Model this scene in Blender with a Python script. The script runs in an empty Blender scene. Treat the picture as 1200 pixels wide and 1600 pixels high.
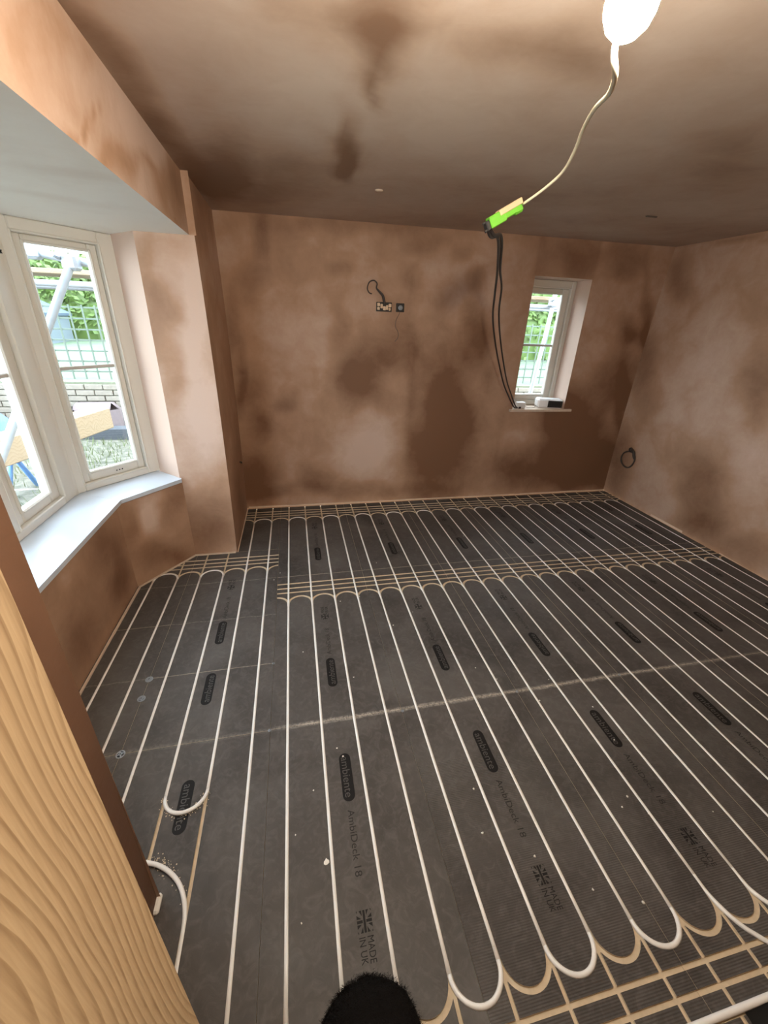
import bpy, math, random
import numpy as np
from mathutils import Vector, Matrix, noise

random.seed(7)
rng = np.random.default_rng(7)
S = bpy.context.scene
COL = S.collection

# ------------------------------------------------------------------ camera
cam_d = bpy.data.cameras.new('camera')
cam = bpy.data.objects.new('camera', cam_d)
COL.objects.link(cam)
YAW, PITCH, ROLL = 0.22396956, -0.440539, 0.0408809139
cy, sy, cp, sp = math.cos(YAW), math.sin(YAW), math.cos(PITCH), math.sin(PITCH)
fwd = Vector((sy * cp, cy * cp, sp))
rt = Vector((cy, -sy, 0))
up = rt.cross(fwd)
rt2 = math.cos(ROLL) * rt + math.sin(ROLL) * up
up2 = -math.sin(ROLL) * rt + math.cos(ROLL) * up
cam.matrix_world = Matrix(((rt2.x, up2.x, -fwd.x, 0.1122), (rt2.y, up2.y, -fwd.y, 0.0),
                           (rt2.z, up2.z, -fwd.z, 1.658), (0, 0, 0, 1)))
cam_d.sensor_fit = 'VERTICAL'
cam_d.sensor_height = 36.0
cam_d.lens = 629.819 / 1600 * 36.0
cam_d.clip_start = 0.01
cam_d.clip_end = 200
S.camera = cam

# ------------------------------------------------------------------ sky, exposure
SKY = 9.0
LAMP = 1450.0
LAMP_COL = (1.0, 0.89, 0.72)
w = bpy.data.worlds.new('overcast_sky')
S.world = w
w.use_nodes = True
wn = w.node_tree
bg = wn.nodes['Background']
tc = wn.nodes.new('ShaderNodeTexCoord')
nz = wn.nodes.new('ShaderNodeTexNoise')
nz.inputs['Scale'].default_value = 2.2
nz.inputs['Detail'].default_value = 6
cr = wn.nodes.new('ShaderNodeValToRGB')
cr.color_ramp.elements[0].position = 0.35
cr.color_ramp.elements[0].color = (0.60, 0.77, 1.0, 1)
cr.color_ramp.elements[1].position = 0.65
cr.color_ramp.elements[1].color = (0.92, 0.96, 1.0, 1)
wn.links.new(tc.outputs['Generated'], nz.inputs['Vector'])
wn.links.new(nz.outputs['Fac'], cr.inputs['Fac'])
wn.links.new(cr.outputs['Color'], bg.inputs['Color'])
bg.inputs['Strength'].default_value = SKY
S.view_settings.view_transform = 'Standard'
S.view_settings.look = 'None'
S.view_settings.gamma = 1.0
S.view_settings.exposure = 0.5
S.view_settings.use_curve_mapping = False
S.cycles.use_denoising = True
S.cycles.max_bounces = 10
S.cycles.diffuse_bounces = 5
S.cycles.glossy_bounces = 4
S.cycles.transparent_max_bounces = 16
S.cycles.sample_clamp_indirect = 6.0
S.cycles.caustics_reflective = False
S.cycles.caustics_refractive = False


# ------------------------------------------------------------------ material helpers
class NT:
    def __init__(self, name):
        self.m = bpy.data.materials.new(name)
        self.m.use_nodes = True
        self.t = self.m.node_tree
        self.b = self.t.nodes['Principled BSDF']

    def n(self, typ, **kw):
        o = self.t.nodes.new(typ)
        for k, v in kw.items():
            if k.startswith('i_'):
                o.inputs[k[2:].replace('_', ' ')].default_value = v
            else:
                setattr(o, k, v)
        return o

    def l(self, a, b):
        self.t.links.new(a, b)

    def math(self, op, a, b=None, clamp=False):
        o = self.n('ShaderNodeMath', operation=op)
        o.use_clamp = clamp
        for i, v in enumerate((a, b)):
            if v is None:
                continue
            if isinstance(v, (int, float)):
                o.inputs[i].default_value = v
            else:
                self.l(v, o.inputs[i])
        return o.outputs[0]

    def mix(self, f, a, b):
        o = self.n('ShaderNodeMix', data_type='RGBA')
        for s, v in ((0, f), (6, a), (7, b)):
            if isinstance(v, (int, float)):
                o.inputs[s].default_value = v
            elif isinstance(v, tuple):
                o.inputs[s].default_value = (*v, 1) if len(v) == 3 else v
            else:
                self.l(v, o.inputs[s])
        return o.outputs[2]

    def pos(self):
        return self.n('ShaderNodeNewGeometry').outputs['Position']

    def noise(self, vec, scale, detail=4, rough=0.55, dist=0.0):
        o = self.n('ShaderNodeTexNoise')
        o.inputs['Scale'].default_value = scale
        o.inputs['Detail'].default_value = detail
        o.inputs['Roughness'].default_value = rough
        o.inputs['Distortion'].default_value = dist
        if vec is not None:
            self.l(vec, o.inputs['Vector'])
        return o.outputs['Fac']

    def ramp(self, f, *els):
        o = self.n('ShaderNodeValToRGB')
        e = o.color_ramp.elements
        while len(e) < len(els):
            e.new(0.5)
        for q, (p, c) in zip(e, els):
            q.position = p
            q.color = (*c, 1) if isinstance(c, tuple) else (c, c, c, 1)
        self.l(f, o.inputs['Fac'])
        return o.outputs['Color']

    def bump(self, h, strength=0.2, dist=0.01):
        o = self.n('ShaderNodeBump')
        o.inputs['Strength'].default_value = strength
        o.inputs['Distance'].default_value = dist
        self.l(h, o.inputs['Height'])
        self.l(o.outputs['Normal'], self.b.inputs['Normal'])

    def scalevec(self, vec, s):
        o = self.n('ShaderNodeMapping')
        o.inputs['Scale'].default_value = s
        self.l(vec, o.inputs['Vector'])
        return o.outputs['Vector']


def plain(name, col, rough=0.5, metal=0.0, var=0.12, scale=30.0, bump=0.0, spec=0.5):
    t = NT(name)
    p = t.pos()
    f = t.noise(p, scale, 4)
    d = tuple(max(0, c * (1 - var)) for c in col)
    u = tuple(min(1, c * (1 + var)) for c in col)
    t.l(t.mix(f, d, u), t.b.inputs['Base Color'])
    t.b.inputs['Roughness'].default_value = rough
    t.b.inputs['Metallic'].default_value = metal
    t.b.inputs['Specular IOR Level'].default_value = spec
    if bump:
        t.bump(f, bump, 0.004)
    return t.m


def make_plaster(name, dry, mid, wet):
    t = NT(name)
    a = t.n('ShaderNodeAttribute', attribute_name='damp')
    p = t.pos()
    n1 = t.noise(p, 5.0, 5, 0.6, 0.4)
    n2 = t.noise(p, 34.0, 3)
    f = t.math('ADD', a.outputs['Fac'], t.math('MULTIPLY', t.math('SUBTRACT', n1, 0.5), 0.60))
    f = t.math('ADD', f, t.math('MULTIPLY', t.math('SUBTRACT', n2, 0.5), 0.10), True)
    c = t.ramp(f, (0.02, dry), (0.42, mid), (0.95, wet))
    t.l(c, t.b.inputs['Base Color'])
    t.l(t.math('SUBTRACT', 0.82, t.math('MULTIPLY', f, 0.30)), t.b.inputs['Roughness'])
    t.b.inputs['Specular IOR Level'].default_value = 0.35
    st = t.noise(t.scalevec(p, (2.0, 2.0, 7.0)), 3.0, 5, 0.6, 1.2)
    t.bump(st, 0.10, 0.012)
    return t.m


M_PLASTER = make_plaster('gypsum_plaster', (0.60, 0.452, 0.372), (0.43, 0.272, 0.182), (0.20, 0.103, 0.058))
M_SHADEPLASTER = make_plaster('shaded_gypsum_plaster', (0.20, 0.11, 0.07), (0.14, 0.072, 0.042), (0.09, 0.043, 0.024))  # darker plaster copy: shade on the near pier put into its colour
M_CEIL = make_plaster('gypsum_plaster_ceiling', (0.56, 0.475, 0.41), (0.44, 0.335, 0.265), (0.22, 0.135, 0.09))
M_BAYCEIL = make_plaster('white_painted_plaster', (0.84, 0.83, 0.78), (0.74, 0.70, 0.64), (0.5, 0.45, 0.4))


def make_foil():
    t = NT('charcoal_floor_facing')
    p = t.pos()
    sep = t.n('ShaderNodeSeparateXYZ')
    t.l(p, sep.inputs[0])
    x, y = sep.outputs[0], sep.outputs[1]
    n1 = t.noise(p, 2.2, 6, 0.62, 0.8)
    n2 = t.noise(p, 22, 5, 0.65, 1.5)
    n3 = t.noise(p, 90, 2)
    base = t.ramp(n1, (0.28, (0.045, 0.040, 0.037)), (0.55, (0.082, 0.075, 0.071)), (0.80, (0.120, 0.113, 0.108)))
    dust = t.math('MULTIPLY', t.ramp(n2, (0.46, 0.0), (0.78, 1.0)), 0.42)
    c = t.mix(dust, base, (0.17, 0.16, 0.15))
    # plaster dust swept into the transverse board joints
    for yj, wd, am in ((1.273, 0.015, 0.95), (2.465, 0.007, 0.35), (1.665, 0.006, 0.30), (2.066, 0.006, 0.30)):
        wob = t.math('MULTIPLY', t.math('SUBTRACT', t.noise(p, 14, 5), 0.5), 0.022)
        d = t.math('ABSOLUTE', t.math('ADD', t.math('SUBTRACT', y, yj), wob))
        k = t.math('SUBTRACT', 1.0, t.math('DIVIDE', d, wd), True)
        k = t.math('MULTIPLY', t.math('MULTIPLY', k, t.ramp(n3, (0.35, 0.15), (0.6, 1.0))), am)
        if yj in (1.665, 2.066):
            k = t.math('MULTIPLY', k, t.math('LESS_THAN', x, -0.07))
        elif yj == 1.273:
            k = t.math('MULTIPLY', k, t.ramp(t.math('MULTIPLY', t.math('ADD', x, 1.0), 0.25),
                                             (0.0, 0.25), (0.23, 0.25), (0.27, 1.0), (0.72, 0.9), (0.95, 0.3)))
        c = t.mix(k, c, (0.46, 0.42, 0.37))
    t.l(c, t.b.inputs['Base Color'])
    t.l(t.math('ADD', 0.44, t.math('MULTIPLY', n2, 0.22)), t.b.inputs['Roughness'])
    t.b.inputs['Specular IOR Level'].default_value = 0.28
    # pressed ribs of the facing on the boards right of the second seam, soft crinkle elsewhere
    ribs = t.math('SINE', t.math('MULTIPLY', y, 2 * math.pi / 0.0062))
    ribs = t.math('MULTIPLY', ribs, t.math('MULTIPLY', t.math('GREATER_THAN', x, 0.525), t.math('LESS_THAN', y, 1.0)))
    h = t.math('ADD', t.math('MULTIPLY', ribs, 0.45), t.math('MULTIPLY', n2, 0.8))
    t.bump(h, 0.42, 0.004)
    return t.m


M_FOIL = make_foil()
M_GROOVE = plain('bare_groove_core', (0.60, 0.505, 0.375), 0.85, var=0.18, scale=60)
M_PIPE = plain('white_plastic_pipe', (0.86, 0.85, 0.83), 0.32, var=0.04)
M_PRINT = plain('black_ink', (0.010, 0.009, 0.009), 0.6, var=0.3, scale=120, spec=0.2)
M_PRINTSOFT = plain('faded_black_ink', (0.020, 0.018, 0.017), 0.6, var=0.3, scale=120, spec=0.25)
M_LETTER = plain('pale_logo_lettering', (0.062, 0.058, 0.055), 0.5)
M_EDGE = plain('cream_edging_foam', (0.66, 0.53, 0.42), 0.8, var=0.15)
M_UPVC = plain('cream_painted_window_joinery', (0.62, 0.595, 0.535), 0.34, var=0.03, scale=8)
M_UPVC_DULL = plain('dulled_white_mullion_paint', (0.46, 0.43, 0.40), 0.45, var=0.05)
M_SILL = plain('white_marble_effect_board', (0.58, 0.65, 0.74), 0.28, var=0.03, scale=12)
M_BLACK = plain('black_plastic', (0.012, 0.011, 0.011), 0.5)
M_CABLE = plain('grey_black_cable', (0.045, 0.036, 0.032), 0.55)
M_CABLE_GREY = plain('grey_cable', (0.12, 0.10, 0.085), 0.55)
M_FLEX = plain('cream_flex', (0.80, 0.74, 0.55), 0.45, var=0.03)
M_GREEN = plain('lime_green_plastic', (0.10, 0.33, 0.025), 0.45, var=0.08)
M_LABEL = plain('buff_paper_label', (0.42, 0.31, 0.19), 0.7)
M_STEEL = plain('galvanised_steel', (0.34, 0.37, 0.41), 0.45, 0.35, var=0.1)
M_WHITE = plain('white_plastic', (0.80, 0.80, 0.80), 0.4, var=0.03)
M_CREAM = plain('cream_terminal_plastic', (0.78, 0.60, 0.43), 0.5, var=0.08)
M_CRUMB = plain('white_plaster_crumb', (0.80, 0.77, 0.72), 0.9, var=0.06)
M_FELT = plain('black_fuzzy_felt', (0.006, 0.005, 0.0045), 0.95, var=0.4, scale=220, bump=0.8, spec=0.1)
M_RUBBER = plain('black_rubber_sole', (0.008, 0.008, 0.008), 0.8, spec=0.2)
M_SACK = plain('black_sheet_plastic', (0.006, 0.006, 0.006), 0.5, spec=0.2)
M_TRELLIS = plain('pale_mint_trellis_paint', (0.10, 0.13, 0.10), 0.7)
M_BRICK = plain('weathered_buff_brick', (0.24, 0.21, 0.17), 0.9, var=0.3, scale=25, bump=0.3)
M_MORTAR = plain('mossy_mortar', (0.15, 0.16, 0.11), 0.95, var=0.2)
M_BLUE = plain('blue_painted_steel', (0.10, 0.26, 0.55), 0.5)
M_TARP = plain('blue_tarpaulin', (0.10, 0.20, 0.42), 0.6, var=0.3, scale=9)
M_PINK = plain('pale_pink_plaster_bag', (0.17, 0.13, 0.13), 0.8)
M_SHED = plain('grey_shed_boarding', (0.14, 0.17, 0.19), 0.8)
M_SHEET = plain('dark_grey_board', (0.06, 0.065, 0.075), 0.8)
M_ROOF = plain('blue_grey_shed_roof', (0.07, 0.10, 0.14), 0.8)


def make_wood(name, lo, hi, ring=260.0, warp=0.010, axis='y', rough=0.62):
    t = NT(name)
    p = t.pos()
    sep = t.n('ShaderNodeSeparateXYZ')
    t.l(p, sep.inputs[0])
    a = sep.outputs[{'x': 0, 'y': 1, 'z': 2}[axis]]
    big = t.noise(t.scalevec(p, (6, 6, 2.2)), 1.6, 2, 0.45, 0.3)
    med = t.noise(t.scalevec(p, (30, 30, 5)), 1.0, 2, 0.5)
    v = t.math('ADD', a, t.math('MULTIPLY', t.math('SUBTRACT', big, 0.5), warp * 5))
    v = t.math('ADD', v, t.math('MULTIPLY', t.math('SUBTRACT', med, 0.5), warp * 0.55))
    s = t.math('FRACT', t.math('MULTIPLY', v, ring))
    s = t.ramp(s, (0.0, 0.10), (0.55, 0.42), (0.82, 1.0), (0.97, 0.9), (1.0, 0.12))
    fine = t.noise(t.scalevec(p, (900, 900, 40)), 1.0, 4)
    f = t.math('ADD', t.math('MULTIPLY', s, 0.50), t.math('MULTIPLY', fine, 0.55), True)
    c = t.ramp(f, (0.10, hi), (0.50, tuple(0.55 * q + 0.45 * r for q, r in zip(hi, lo))), (1.0, lo))
    t.l(c, t.b.inputs['Base Color'])
    t.b.inputs['Roughness'].default_value = rough
    t.b.inputs['Specular IOR Level'].default_value = 0.3
    t.bump(f, 0.05, 0.0005)
    return t.m


M_PINE = make_wood('raw_pine', (0.135, 0.077, 0.036), (0.32, 0.225, 0.13), 165.0, 0.021)
M_BEAM = make_wood('raw_timber_beam', (0.30, 0.21, 0.12), (0.42, 0.32, 0.21), 30, 0.05, 'z')
M_PLANK = make_wood('weathered_scaffold_board', (0.20, 0.14, 0.085), (0.30, 0.23, 0.15), 40, 0.03, 'z')


def make_glass():
    t = NT('window_glass')
    out = t.t.nodes['Material Output']
    tr = t.n('ShaderNodeBsdfTransparent')
    tr.inputs['Color'].default_value = (0.94, 0.97, 0.96, 1)
    gl = t.n('ShaderNodeBsdfGlossy')
    gl.inputs['Roughness'].default_value = 0.02
    lw = t.n('ShaderNodeLayerWeight')
    lw.inputs['Blend'].default_value = 0.5
    fac = t.math('ADD', 0.04, t.math('MULTIPLY', t.math('POWER', lw.outputs['Facing'], 5.0), 0.9))
    mx = t.n('ShaderNodeMixShader')
    t.l(fac, mx.inputs[0])
    t.l(tr.outputs[0], mx.inputs[1])
    t.l(gl.outputs[0], mx.inputs[2])
    t.l(mx.outputs[0], out.inputs['Surface'])
    return t.m


M_GLASS = make_glass()


def make_emit():
    t = NT('glowing_bulb_glass')
    t.b.inputs['Base Color'].default_value = (1, 1, 1, 1)
    t.b.inputs['Emission Color'].default_value = (*LAMP_COL, 1)
    t.b.inputs['Emission Strength'].default_value = LAMP
    return t.m


M_BULB = make_emit()


def make_ground(name, a, b, c, scale):
    t = NT(name)
    p = t.pos()
    f = t.noise(p, scale, 6, 0.65)
    t.l(t.ramp(f, (0.3, a), (0.5, b), (0.72, c)), t.b.inputs['Base Color'])
    t.b.inputs['Roughness'].default_value = 0.95
    t.bump(f, 0.5, 0.03)
    return t.m


M_LAWN = make_ground('bright_lawn', (0.075, 0.115, 0.06), (0.095, 0.14, 0.08), (0.125, 0.165, 0.105), 4)
M_SOIL = make_ground('stony_soil', (0.05, 0.055, 0.035), (0.12, 0.115, 0.085), (0.22, 0.205, 0.17), 16)
M_TUFT = plain('yellow_green_grass', (0.14, 0.17, 0.07), 0.8, var=0.4, scale=6)
M_LEAF = plain('hedge_leaf_green', (0.085, 0.14, 0.03), 0.6, var=0.55, scale=3)


# ------------------------------------------------------------------ mesh helpers
class MB:
    def __init__(self):
        self.v, self.f, self.mi = [], [], []

    def add(self, vs, fs, mi=0):
        b = len(self.v)
        self.v += [tuple(q) for q in vs]
        self.f += [tuple(b + i for i in f) for f in fs]
        self.mi += [mi] * len(fs)

    def box(self, a, b, mi=0, M=None, bev=0.0):
        (x0, y0, z0), (x1, y1, z1) = a, b
        if bev <= 0:
            vs = [(x, y, z) for z in (z0, z1) for x, y in ((x0, y0), (x1, y0), (x1, y1), (x0, y1))]
            fs = [(3, 2, 1, 0), (4, 5, 6, 7), (0, 1, 5, 4), (1, 2, 6, 5), (2, 3, 7, 6), (3, 0, 4, 7)]
        else:
            e = min(bev, (x1 - x0) * .45, (y1 - y0) * .45, (z1 - z0) * .45)
            X, Y, Z = (x0, x1), (y0, y1), (z0, z1)
            vs, idx = [], {}
            for i in (0, 1):
                for j in (0, 1):
                    for k in (0, 1):
                        sx, sy_, sz = (1, -1)[i] * e, (1, -1)[j] * e, (1, -1)[k] * e
                        for ax, q in (('x', (X[i], Y[j] + sy_, Z[k] + sz)), ('y', (X[i] + sx, Y[j], Z[k] + sz)),
                                      ('z', (X[i] + sx, Y[j] + sy_, Z[k]))):
                            idx[(i, j, k, ax)] = len(vs)
                            vs.append(q)
            g = lambda i, j, k, ax: idx[(i, j, k, ax)]
            fs = []
            for s in (0, 1):
                q = [g(s, 0, 0, 'x'), g(s, 1, 0, 'x'), g(s, 1, 1, 'x'), g(s, 0, 1, 'x')]
                fs.append(q if s else q[::-1])
                q = [g(0, s, 0, 'y'), g(0, s, 1, 'y'), g(1, s, 1, 'y'), g(1, s, 0, 'y')]
                fs.append(q if s else q[::-1])
                q = [g(0, 0, s, 'z'), g(1, 0, s, 'z'), g(1, 1, s, 'z'), g(0, 1, s, 'z')]
                fs.append(q if s else q[::-1])
            for a_ in (0, 1):
                for b_ in (0, 1):
                    fs.append([g(a_, b_, 0, 'x'), g(a_, b_, 1, 'x'), g(a_, b_, 1, 'y'), g(a_, b_, 0, 'y')])
                    fs.append([g(a_, 0, b_, 'x'), g(a_, 1, b_, 'x'), g(a_, 1, b_, 'z'), g(a_, 0, b_, 'z')])
                    fs.append([g(0, a_, b_, 'y'), g(1, a_, b_, 'y'), g(1, a_, b_, 'z'), g(0, a_, b_, 'z')])
            for i in (0, 1):
                for j in (0, 1):
                    for k in (0, 1):
                        fs.append([g(i, j, k, 'x'), g(i, j, k, 'y'), g(i, j, k, 'z')])
        if M is not None:
            vs = [M @ Vector(q) for q in vs]
            if M.determinant() < 0:
                fs = [tuple(f)[::-1] for f in fs]
        self.add(vs, fs, mi)
        return self

    def prism(self, poly, z0, z1, mi=0, M=None, side=None):
        n = len(poly)
        vs = [(x, y, z0) for x, y in poly] + [(x, y, z1) for x, y in poly]
        fs = [tuple(range(n))[::-1], tuple(range(n, 2 * n))] + [(i, (i + 1) % n, n + (i + 1) % n, n + i) for i in range(n)]
        if M is not None:
            vs = [M @ Vector(q) for q in vs]
        self.add(vs, fs[:2], mi)
        b = len(self.v) - len(vs)
        self.f += [tuple(b + i for i in f) for f in fs[2:]]
        self.mi += [mi if side is None else side] * (len(fs) - 2)
        return self

    def tube(self, pts, r, seg=8, mi=0, closed=False, sub=1):
        P = [Vector(q) for q in pts]
        if sub > 1:
            P = spline(P, sub, closed)
        n = len(P)
        R = r if isinstance(r, (list, tuple)) else [r] * n
        if len(R) != n:
            R = [float(q) for q in np.interp(np.linspace(0, 1, n), np.linspace(0, 1, len(R)), R)]
        vs, prev = [], None
        for i in range(n):
            a = P[i - 1] if (i > 0 or closed) else P[i]
            b = P[(i + 1) % n] if (i < n - 1 or closed) else P[i]
            t = (b - a).normalized()
            if prev is None:
                h = Vector((0, 0, 1)) if abs(t.z) < 0.9 else Vector((1, 0, 0))
                u = t.cross(h).normalized()
            else:
                u = (prev - t * prev.dot(t)).normalized()
            prev = u
            v = t.cross(u)
            vs += [P[i] + R[i] * (math.cos(k * 2 * math.pi / seg) * u + math.sin(k * 2 * math.pi / seg) * v) for k in range(seg)]
        fs = []
        for i in range(n if closed else n - 1):
            j = (i + 1) % n
            for k in range(seg):
                l = (k + 1) % seg
                fs.append((i * seg + k, i * seg + l, j * seg + l, j * seg + k))
        if not closed:
            fs += [tuple(range(seg))[::-1], tuple((n - 1) * seg + k for k in range(seg))]
        self.add(vs, fs, mi)
        return self

    def lathe(self, prof, seg=24, mi=0, M=None):
        vs, fs, n = [], [], len(prof)
        for r, z in prof:
            vs += [(r * math.cos(k * 2 * math.pi / seg), r * math.sin(k * 2 * math.pi / seg), z) for k in range(seg)]
        for i in range(n - 1):
            for k in range(seg):
                l = (k + 1) % seg
                fs.append((i * seg + k, i * seg + l, (i + 1) * seg + l, (i + 1) * seg + k))
        fs += [tuple(range(seg))[::-1], tuple((n - 1) * seg + k for k in range(seg))]
        if M is not None:
            vs = [M @ Vector(q) for q in vs]
        self.add(vs, fs, mi)
        return self

    def build(self, name, mats, parent=None, smooth=False, angle=None):
        me = bpy.data.meshes.new(name)
        me.from_pydata(self.v, [], self.f)
        for m in (mats if isinstance(mats, (list, tuple)) else [mats]):
            me.materials.append(m)
        if len(me.polygons) == len(self.mi):
            me.polygons.foreach_set('material_index', self.mi)
        if smooth:
            me.polygons.foreach_set('use_smooth', [True] * len(me.polygons))
        me.update()
        if angle:
            me.set_sharp_from_angle(angle=angle)
        return link(name, me, parent)


def spline(P, sub, closed=False):
    out, n = [], len(P)
    rngi = range(n if closed else n - 1)
    for i in rngi:
        p0 = P[i - 1] if (i > 0 or closed) else P[i]
        p1, p2 = P[i], P[(i + 1) % n]
        p3 = P[(i + 2) % n] if (i + 2 < n or closed) else p2
        for s in range(sub):
            t = s / sub
            out.append(0.5 * ((2 * p1) + (p2 - p0) * t + (2 * p0 - 5 * p1 + 4 * p2 - p3) * t * t + (3 * p1 - p0 - 3 * p2 + p3) * t ** 3))
    if not closed:
        out.append(P[-1])
    return out


def link(name, me, parent=None):
    o = bpy.data.objects.new(name, me)
    COL.objects.link(o)
    if parent is not None:
        o.parent = parent
        if parent.type == 'EMPTY':
            o.matrix_parent_inverse = Matrix.Translation(-Vector(parent.location))
    return o


def tag(o, label, cat, group=None):
    o['label'], o['category'] = label, cat
    if group:
        o['group'] = group
    return o


def struct(o, label=None):
    o['kind'] = 'structure'
    if label:
        o['label'] = label
    return o


def thing(name, label, cat, loc=(0, 0, 0), group=None):
    o = bpy.data.objects.new(name, None)
    o.empty_display_size = 0.05
    COL.objects.link(o)
    o.location = loc
    return tag(o, label, cat, group)


def sempty(name, loc=(0, 0, 0), label=None):
    o = bpy.data.objects.new(name, None)
    COL.objects.link(o)
    o.location = loc
    return struct(o, label)


def frame_M(o, u, v, wv):
    """matrix that takes local (a, b, c) to o + a u + b v + c w"""
    return Matrix(((u[0], v[0], wv[0], o[0]), (u[1], v[1], wv[1], o[1]), (u[2], v[2], wv[2], o[2]), (0, 0, 0, 1)))


# ------------------------------------------------------------------ plaster shell with damp patches
# each patch: centre, half axes, how damp; in metres on its own wall
BACK = [(0.78, 1.27, 0.30, 0.08, 0.05, -0.27, 0.42), (0.56, 1.12, 0.25, 0.05, 0.0, -0.18, 0.3), (1.0, 1.3, 0.2, 0, 0, .5, 0.2), (1.56, 0.7, 0.28, 0, 0.07, -0.64, 0.8), (1.72, 1.57, 0.11, 0.0, 0.04, -0.26, 0.6), (-0.18, 0.83, 0.11, 0, -0.01, -0.14, 0.55), (-0.3, 0.31, 0.21, -0.01, -0.03, -0.29, 0.8), (-0.34, 1.63, 0.06, 0.0, -0.03, -0.23, 0.4), (-0.32, 1.18, 0.05, 0.0, -0.04, -0.34, 0.5), (0.28, 0.26, 0.15, -0.01, 0, -0.14, 0.5), (0.03, 1.01, 0.08, 0.0, -0.01, -0.08, 0.4), (-0.21, 1.1, 0.11, 0.0, -0.01, -0.11, 0.35), (-0.17, 1.86, 0.1, 0.0, -0.01, -0.15, 0.3), (0.5, 2.02, 0.08, 0.0, 0, -0.06, 0.35), (0.61, 2.34, 1.15, 0.09, 0.0, -0.08, 0.35), (-0.07, 2.19, 0.07, 0.01, -0.01, -0.12, 0.45), (1.21, 2.24, 0.16, 0.01, 0.01, -0.07, 0.4), (1.51, 2.2, 0.09, 0.01, 0.01, -0.07, 0.4), (0.48, 1.6, 0.08, 0.0, 0, -0.14, 0.35), (0.62, 0.13, 1.12, -0.05, 0.0, -0.09, 0.4), (1.67, 1.99, 0.1, 0.01, 0.01, -0.08, 0.4), (1.1, 1.96, 0.14, 0.01, 0.01, -0.13, 0.35), (1.34, 0.44, 0.17, -0.01, 0.03, -0.33, 0.4), (1.16, 1.06, 0.06, 0.0, 0.04, -0.63, 0.25), (0.72, 0.56, 0.28, -0.01, 0.0, -0.29, -0.5), (0.17, 1.57, 0.26, 0.01, -0.02, -0.32, -0.25), (1.0, 1.15, 0.12, 0.0, 0.01, -0.12, -0.3), (3.06, 0.58, 0.43, -0.01, 0.13, -0.46, 0.95), (2.78, 0.92, 0.29, 0, 0.07, -0.26, 0.4), (3.32, 1.17, 0.26, 0.0, 0.08, -0.25, 0.6), (3.33, 1.65, 0.16, 0.01, 0.04, -0.12, 0.6), (2.85, 0.33, 0.47, -0.01, 0.07, -0.29, 0.7), (2.25, 0.32, 0.33, -0.01, 0.04, -0.21, 0.5), (1.86, 1.39, 0.09, 0.0, 0.05, -0.33, 0.3), (2.61, 2.21, 0.19, 0.01, 0.04, -0.14, 0.35), (3.12, 2.25, 0.26, 0.02, 0.04, -0.11, 0.5), (3.53, 0.2, 0.25, -0.01, 0.1, -0.31, 0.6), (3.52, 1.66, 0.06, 0.0, 0.17, -0.45, 0.7), (3.52, 0.85, 0.08, 0, 0.18, -0.55, 0.7)]
RIGHT = [(3.5, 2.08, -0.15, -0.01, -0.09, -0.23, 0.6), (2.59, 0.42, -0.21, 0.09, -0.15, -0.36, 0.55), (2.51, 1.34, -0.16, 0.02, -0.11, -0.26, 0.55), (3.54, 1.2, -0.16, 0.02, -0.21, -0.52, 0.5), (3.57, 0.39, -0.17, 0.06, -0.15, -0.39, 0.6), (2.96, 2.0, -0.21, -0.01, -0.11, -0.27, 0.15), (3.03, 0.69, -0.19, 0.06, -0.09, -0.22, 0.25), (2.12, 0.12, -0.25, 0.15, -0.05, -0.12, 0.5), (2.58, 0.11, -0.27, 0.14, -0.04, -0.11, 0.3), (3.23, 2.37, -0.53, -0.08, -0.02, -0.04, 0.4), (2.91, 1.49, -0.28, 0.02, -0.18, -0.43, -0.2), (2.27, 0.71, -0.17, 0.06, -0.11, -0.27, -0.1)]
CEIL = [(0.38, 1.49, 0.09, -0.03, 0.04, 0.2, 0.75), (0.45, 1.42, 0.09, -0.03, 0.02, 0.09, 0.4), (0.43, 1.76, 0.02, -0.01, 0.03, 0.18, 0.7), (0.41, 2.34, 0.05, -0.02, 0.05, 0.39, 0.85), (0.41, 2.58, 0.07, -0.02, 0.02, 0.13, 0.5), (0.04, 2.91, 0.39, -0.14, -0.03, 0.56, 0.6), (-0.23, 2.89, 0.14, -0.05, -0.09, 0.61, 0.7), (1.3, 3.47, 1.45, -0.62, 0.1, 0.2, 0.3), (2.74, 3.2, 0.81, -0.36, 0.23, 0.25, 0.25), (0.83, 1.42, 0.2, -0.06, 0.06, 0.1, 0.45), (0.2, 1.5, 0.14, -0.04, 0.0, 0.09, 0.3), (0.98, 1.5, 0.12, -0.04, 0.05, 0.07, 0.3), (2.01, 1.91, 0.17, -0.06, 0.43, 0.36, 0.3), (1.39, 2.66, 0.67, -0.25, 0.15, 0.28, 0.25), (0.24, 1.99, 0.18, -0.06, 0.02, 0.37, -0.2), (0.77, 1.87, 0.2, -0.06, 0.16, 0.4, -0.2),
        (-0.40, 2.0, 0.09, 0, 0.02, 1.2, 0.75)]
STUB = [(-0.66, 1.62, 0.08, 0.0, -0.04, -0.21, 0.5), (-0.66, 1.82, 0.07, 0.0, -0.03, -0.13, 0.3), (-0.63, 1.29, 0.09, 0.0, -0.03, -0.19, 0.3), (-0.69, 0.21, 0.31, -0.02, -0.05, -0.32, 0.7), (-0.47, 0.45, 0.17, -0.01, -0.04, -0.3, 0.3), (-0.47, 1.09, 0.12, 0, -0.05, -0.33, -0.3), (-0.56, 1.96, 0.13, 0.01, -0.01, -0.06, 0.2), (-0.47, 1.62, 0.07, 0.0, -0.04, -0.28, -0.4)]
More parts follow.
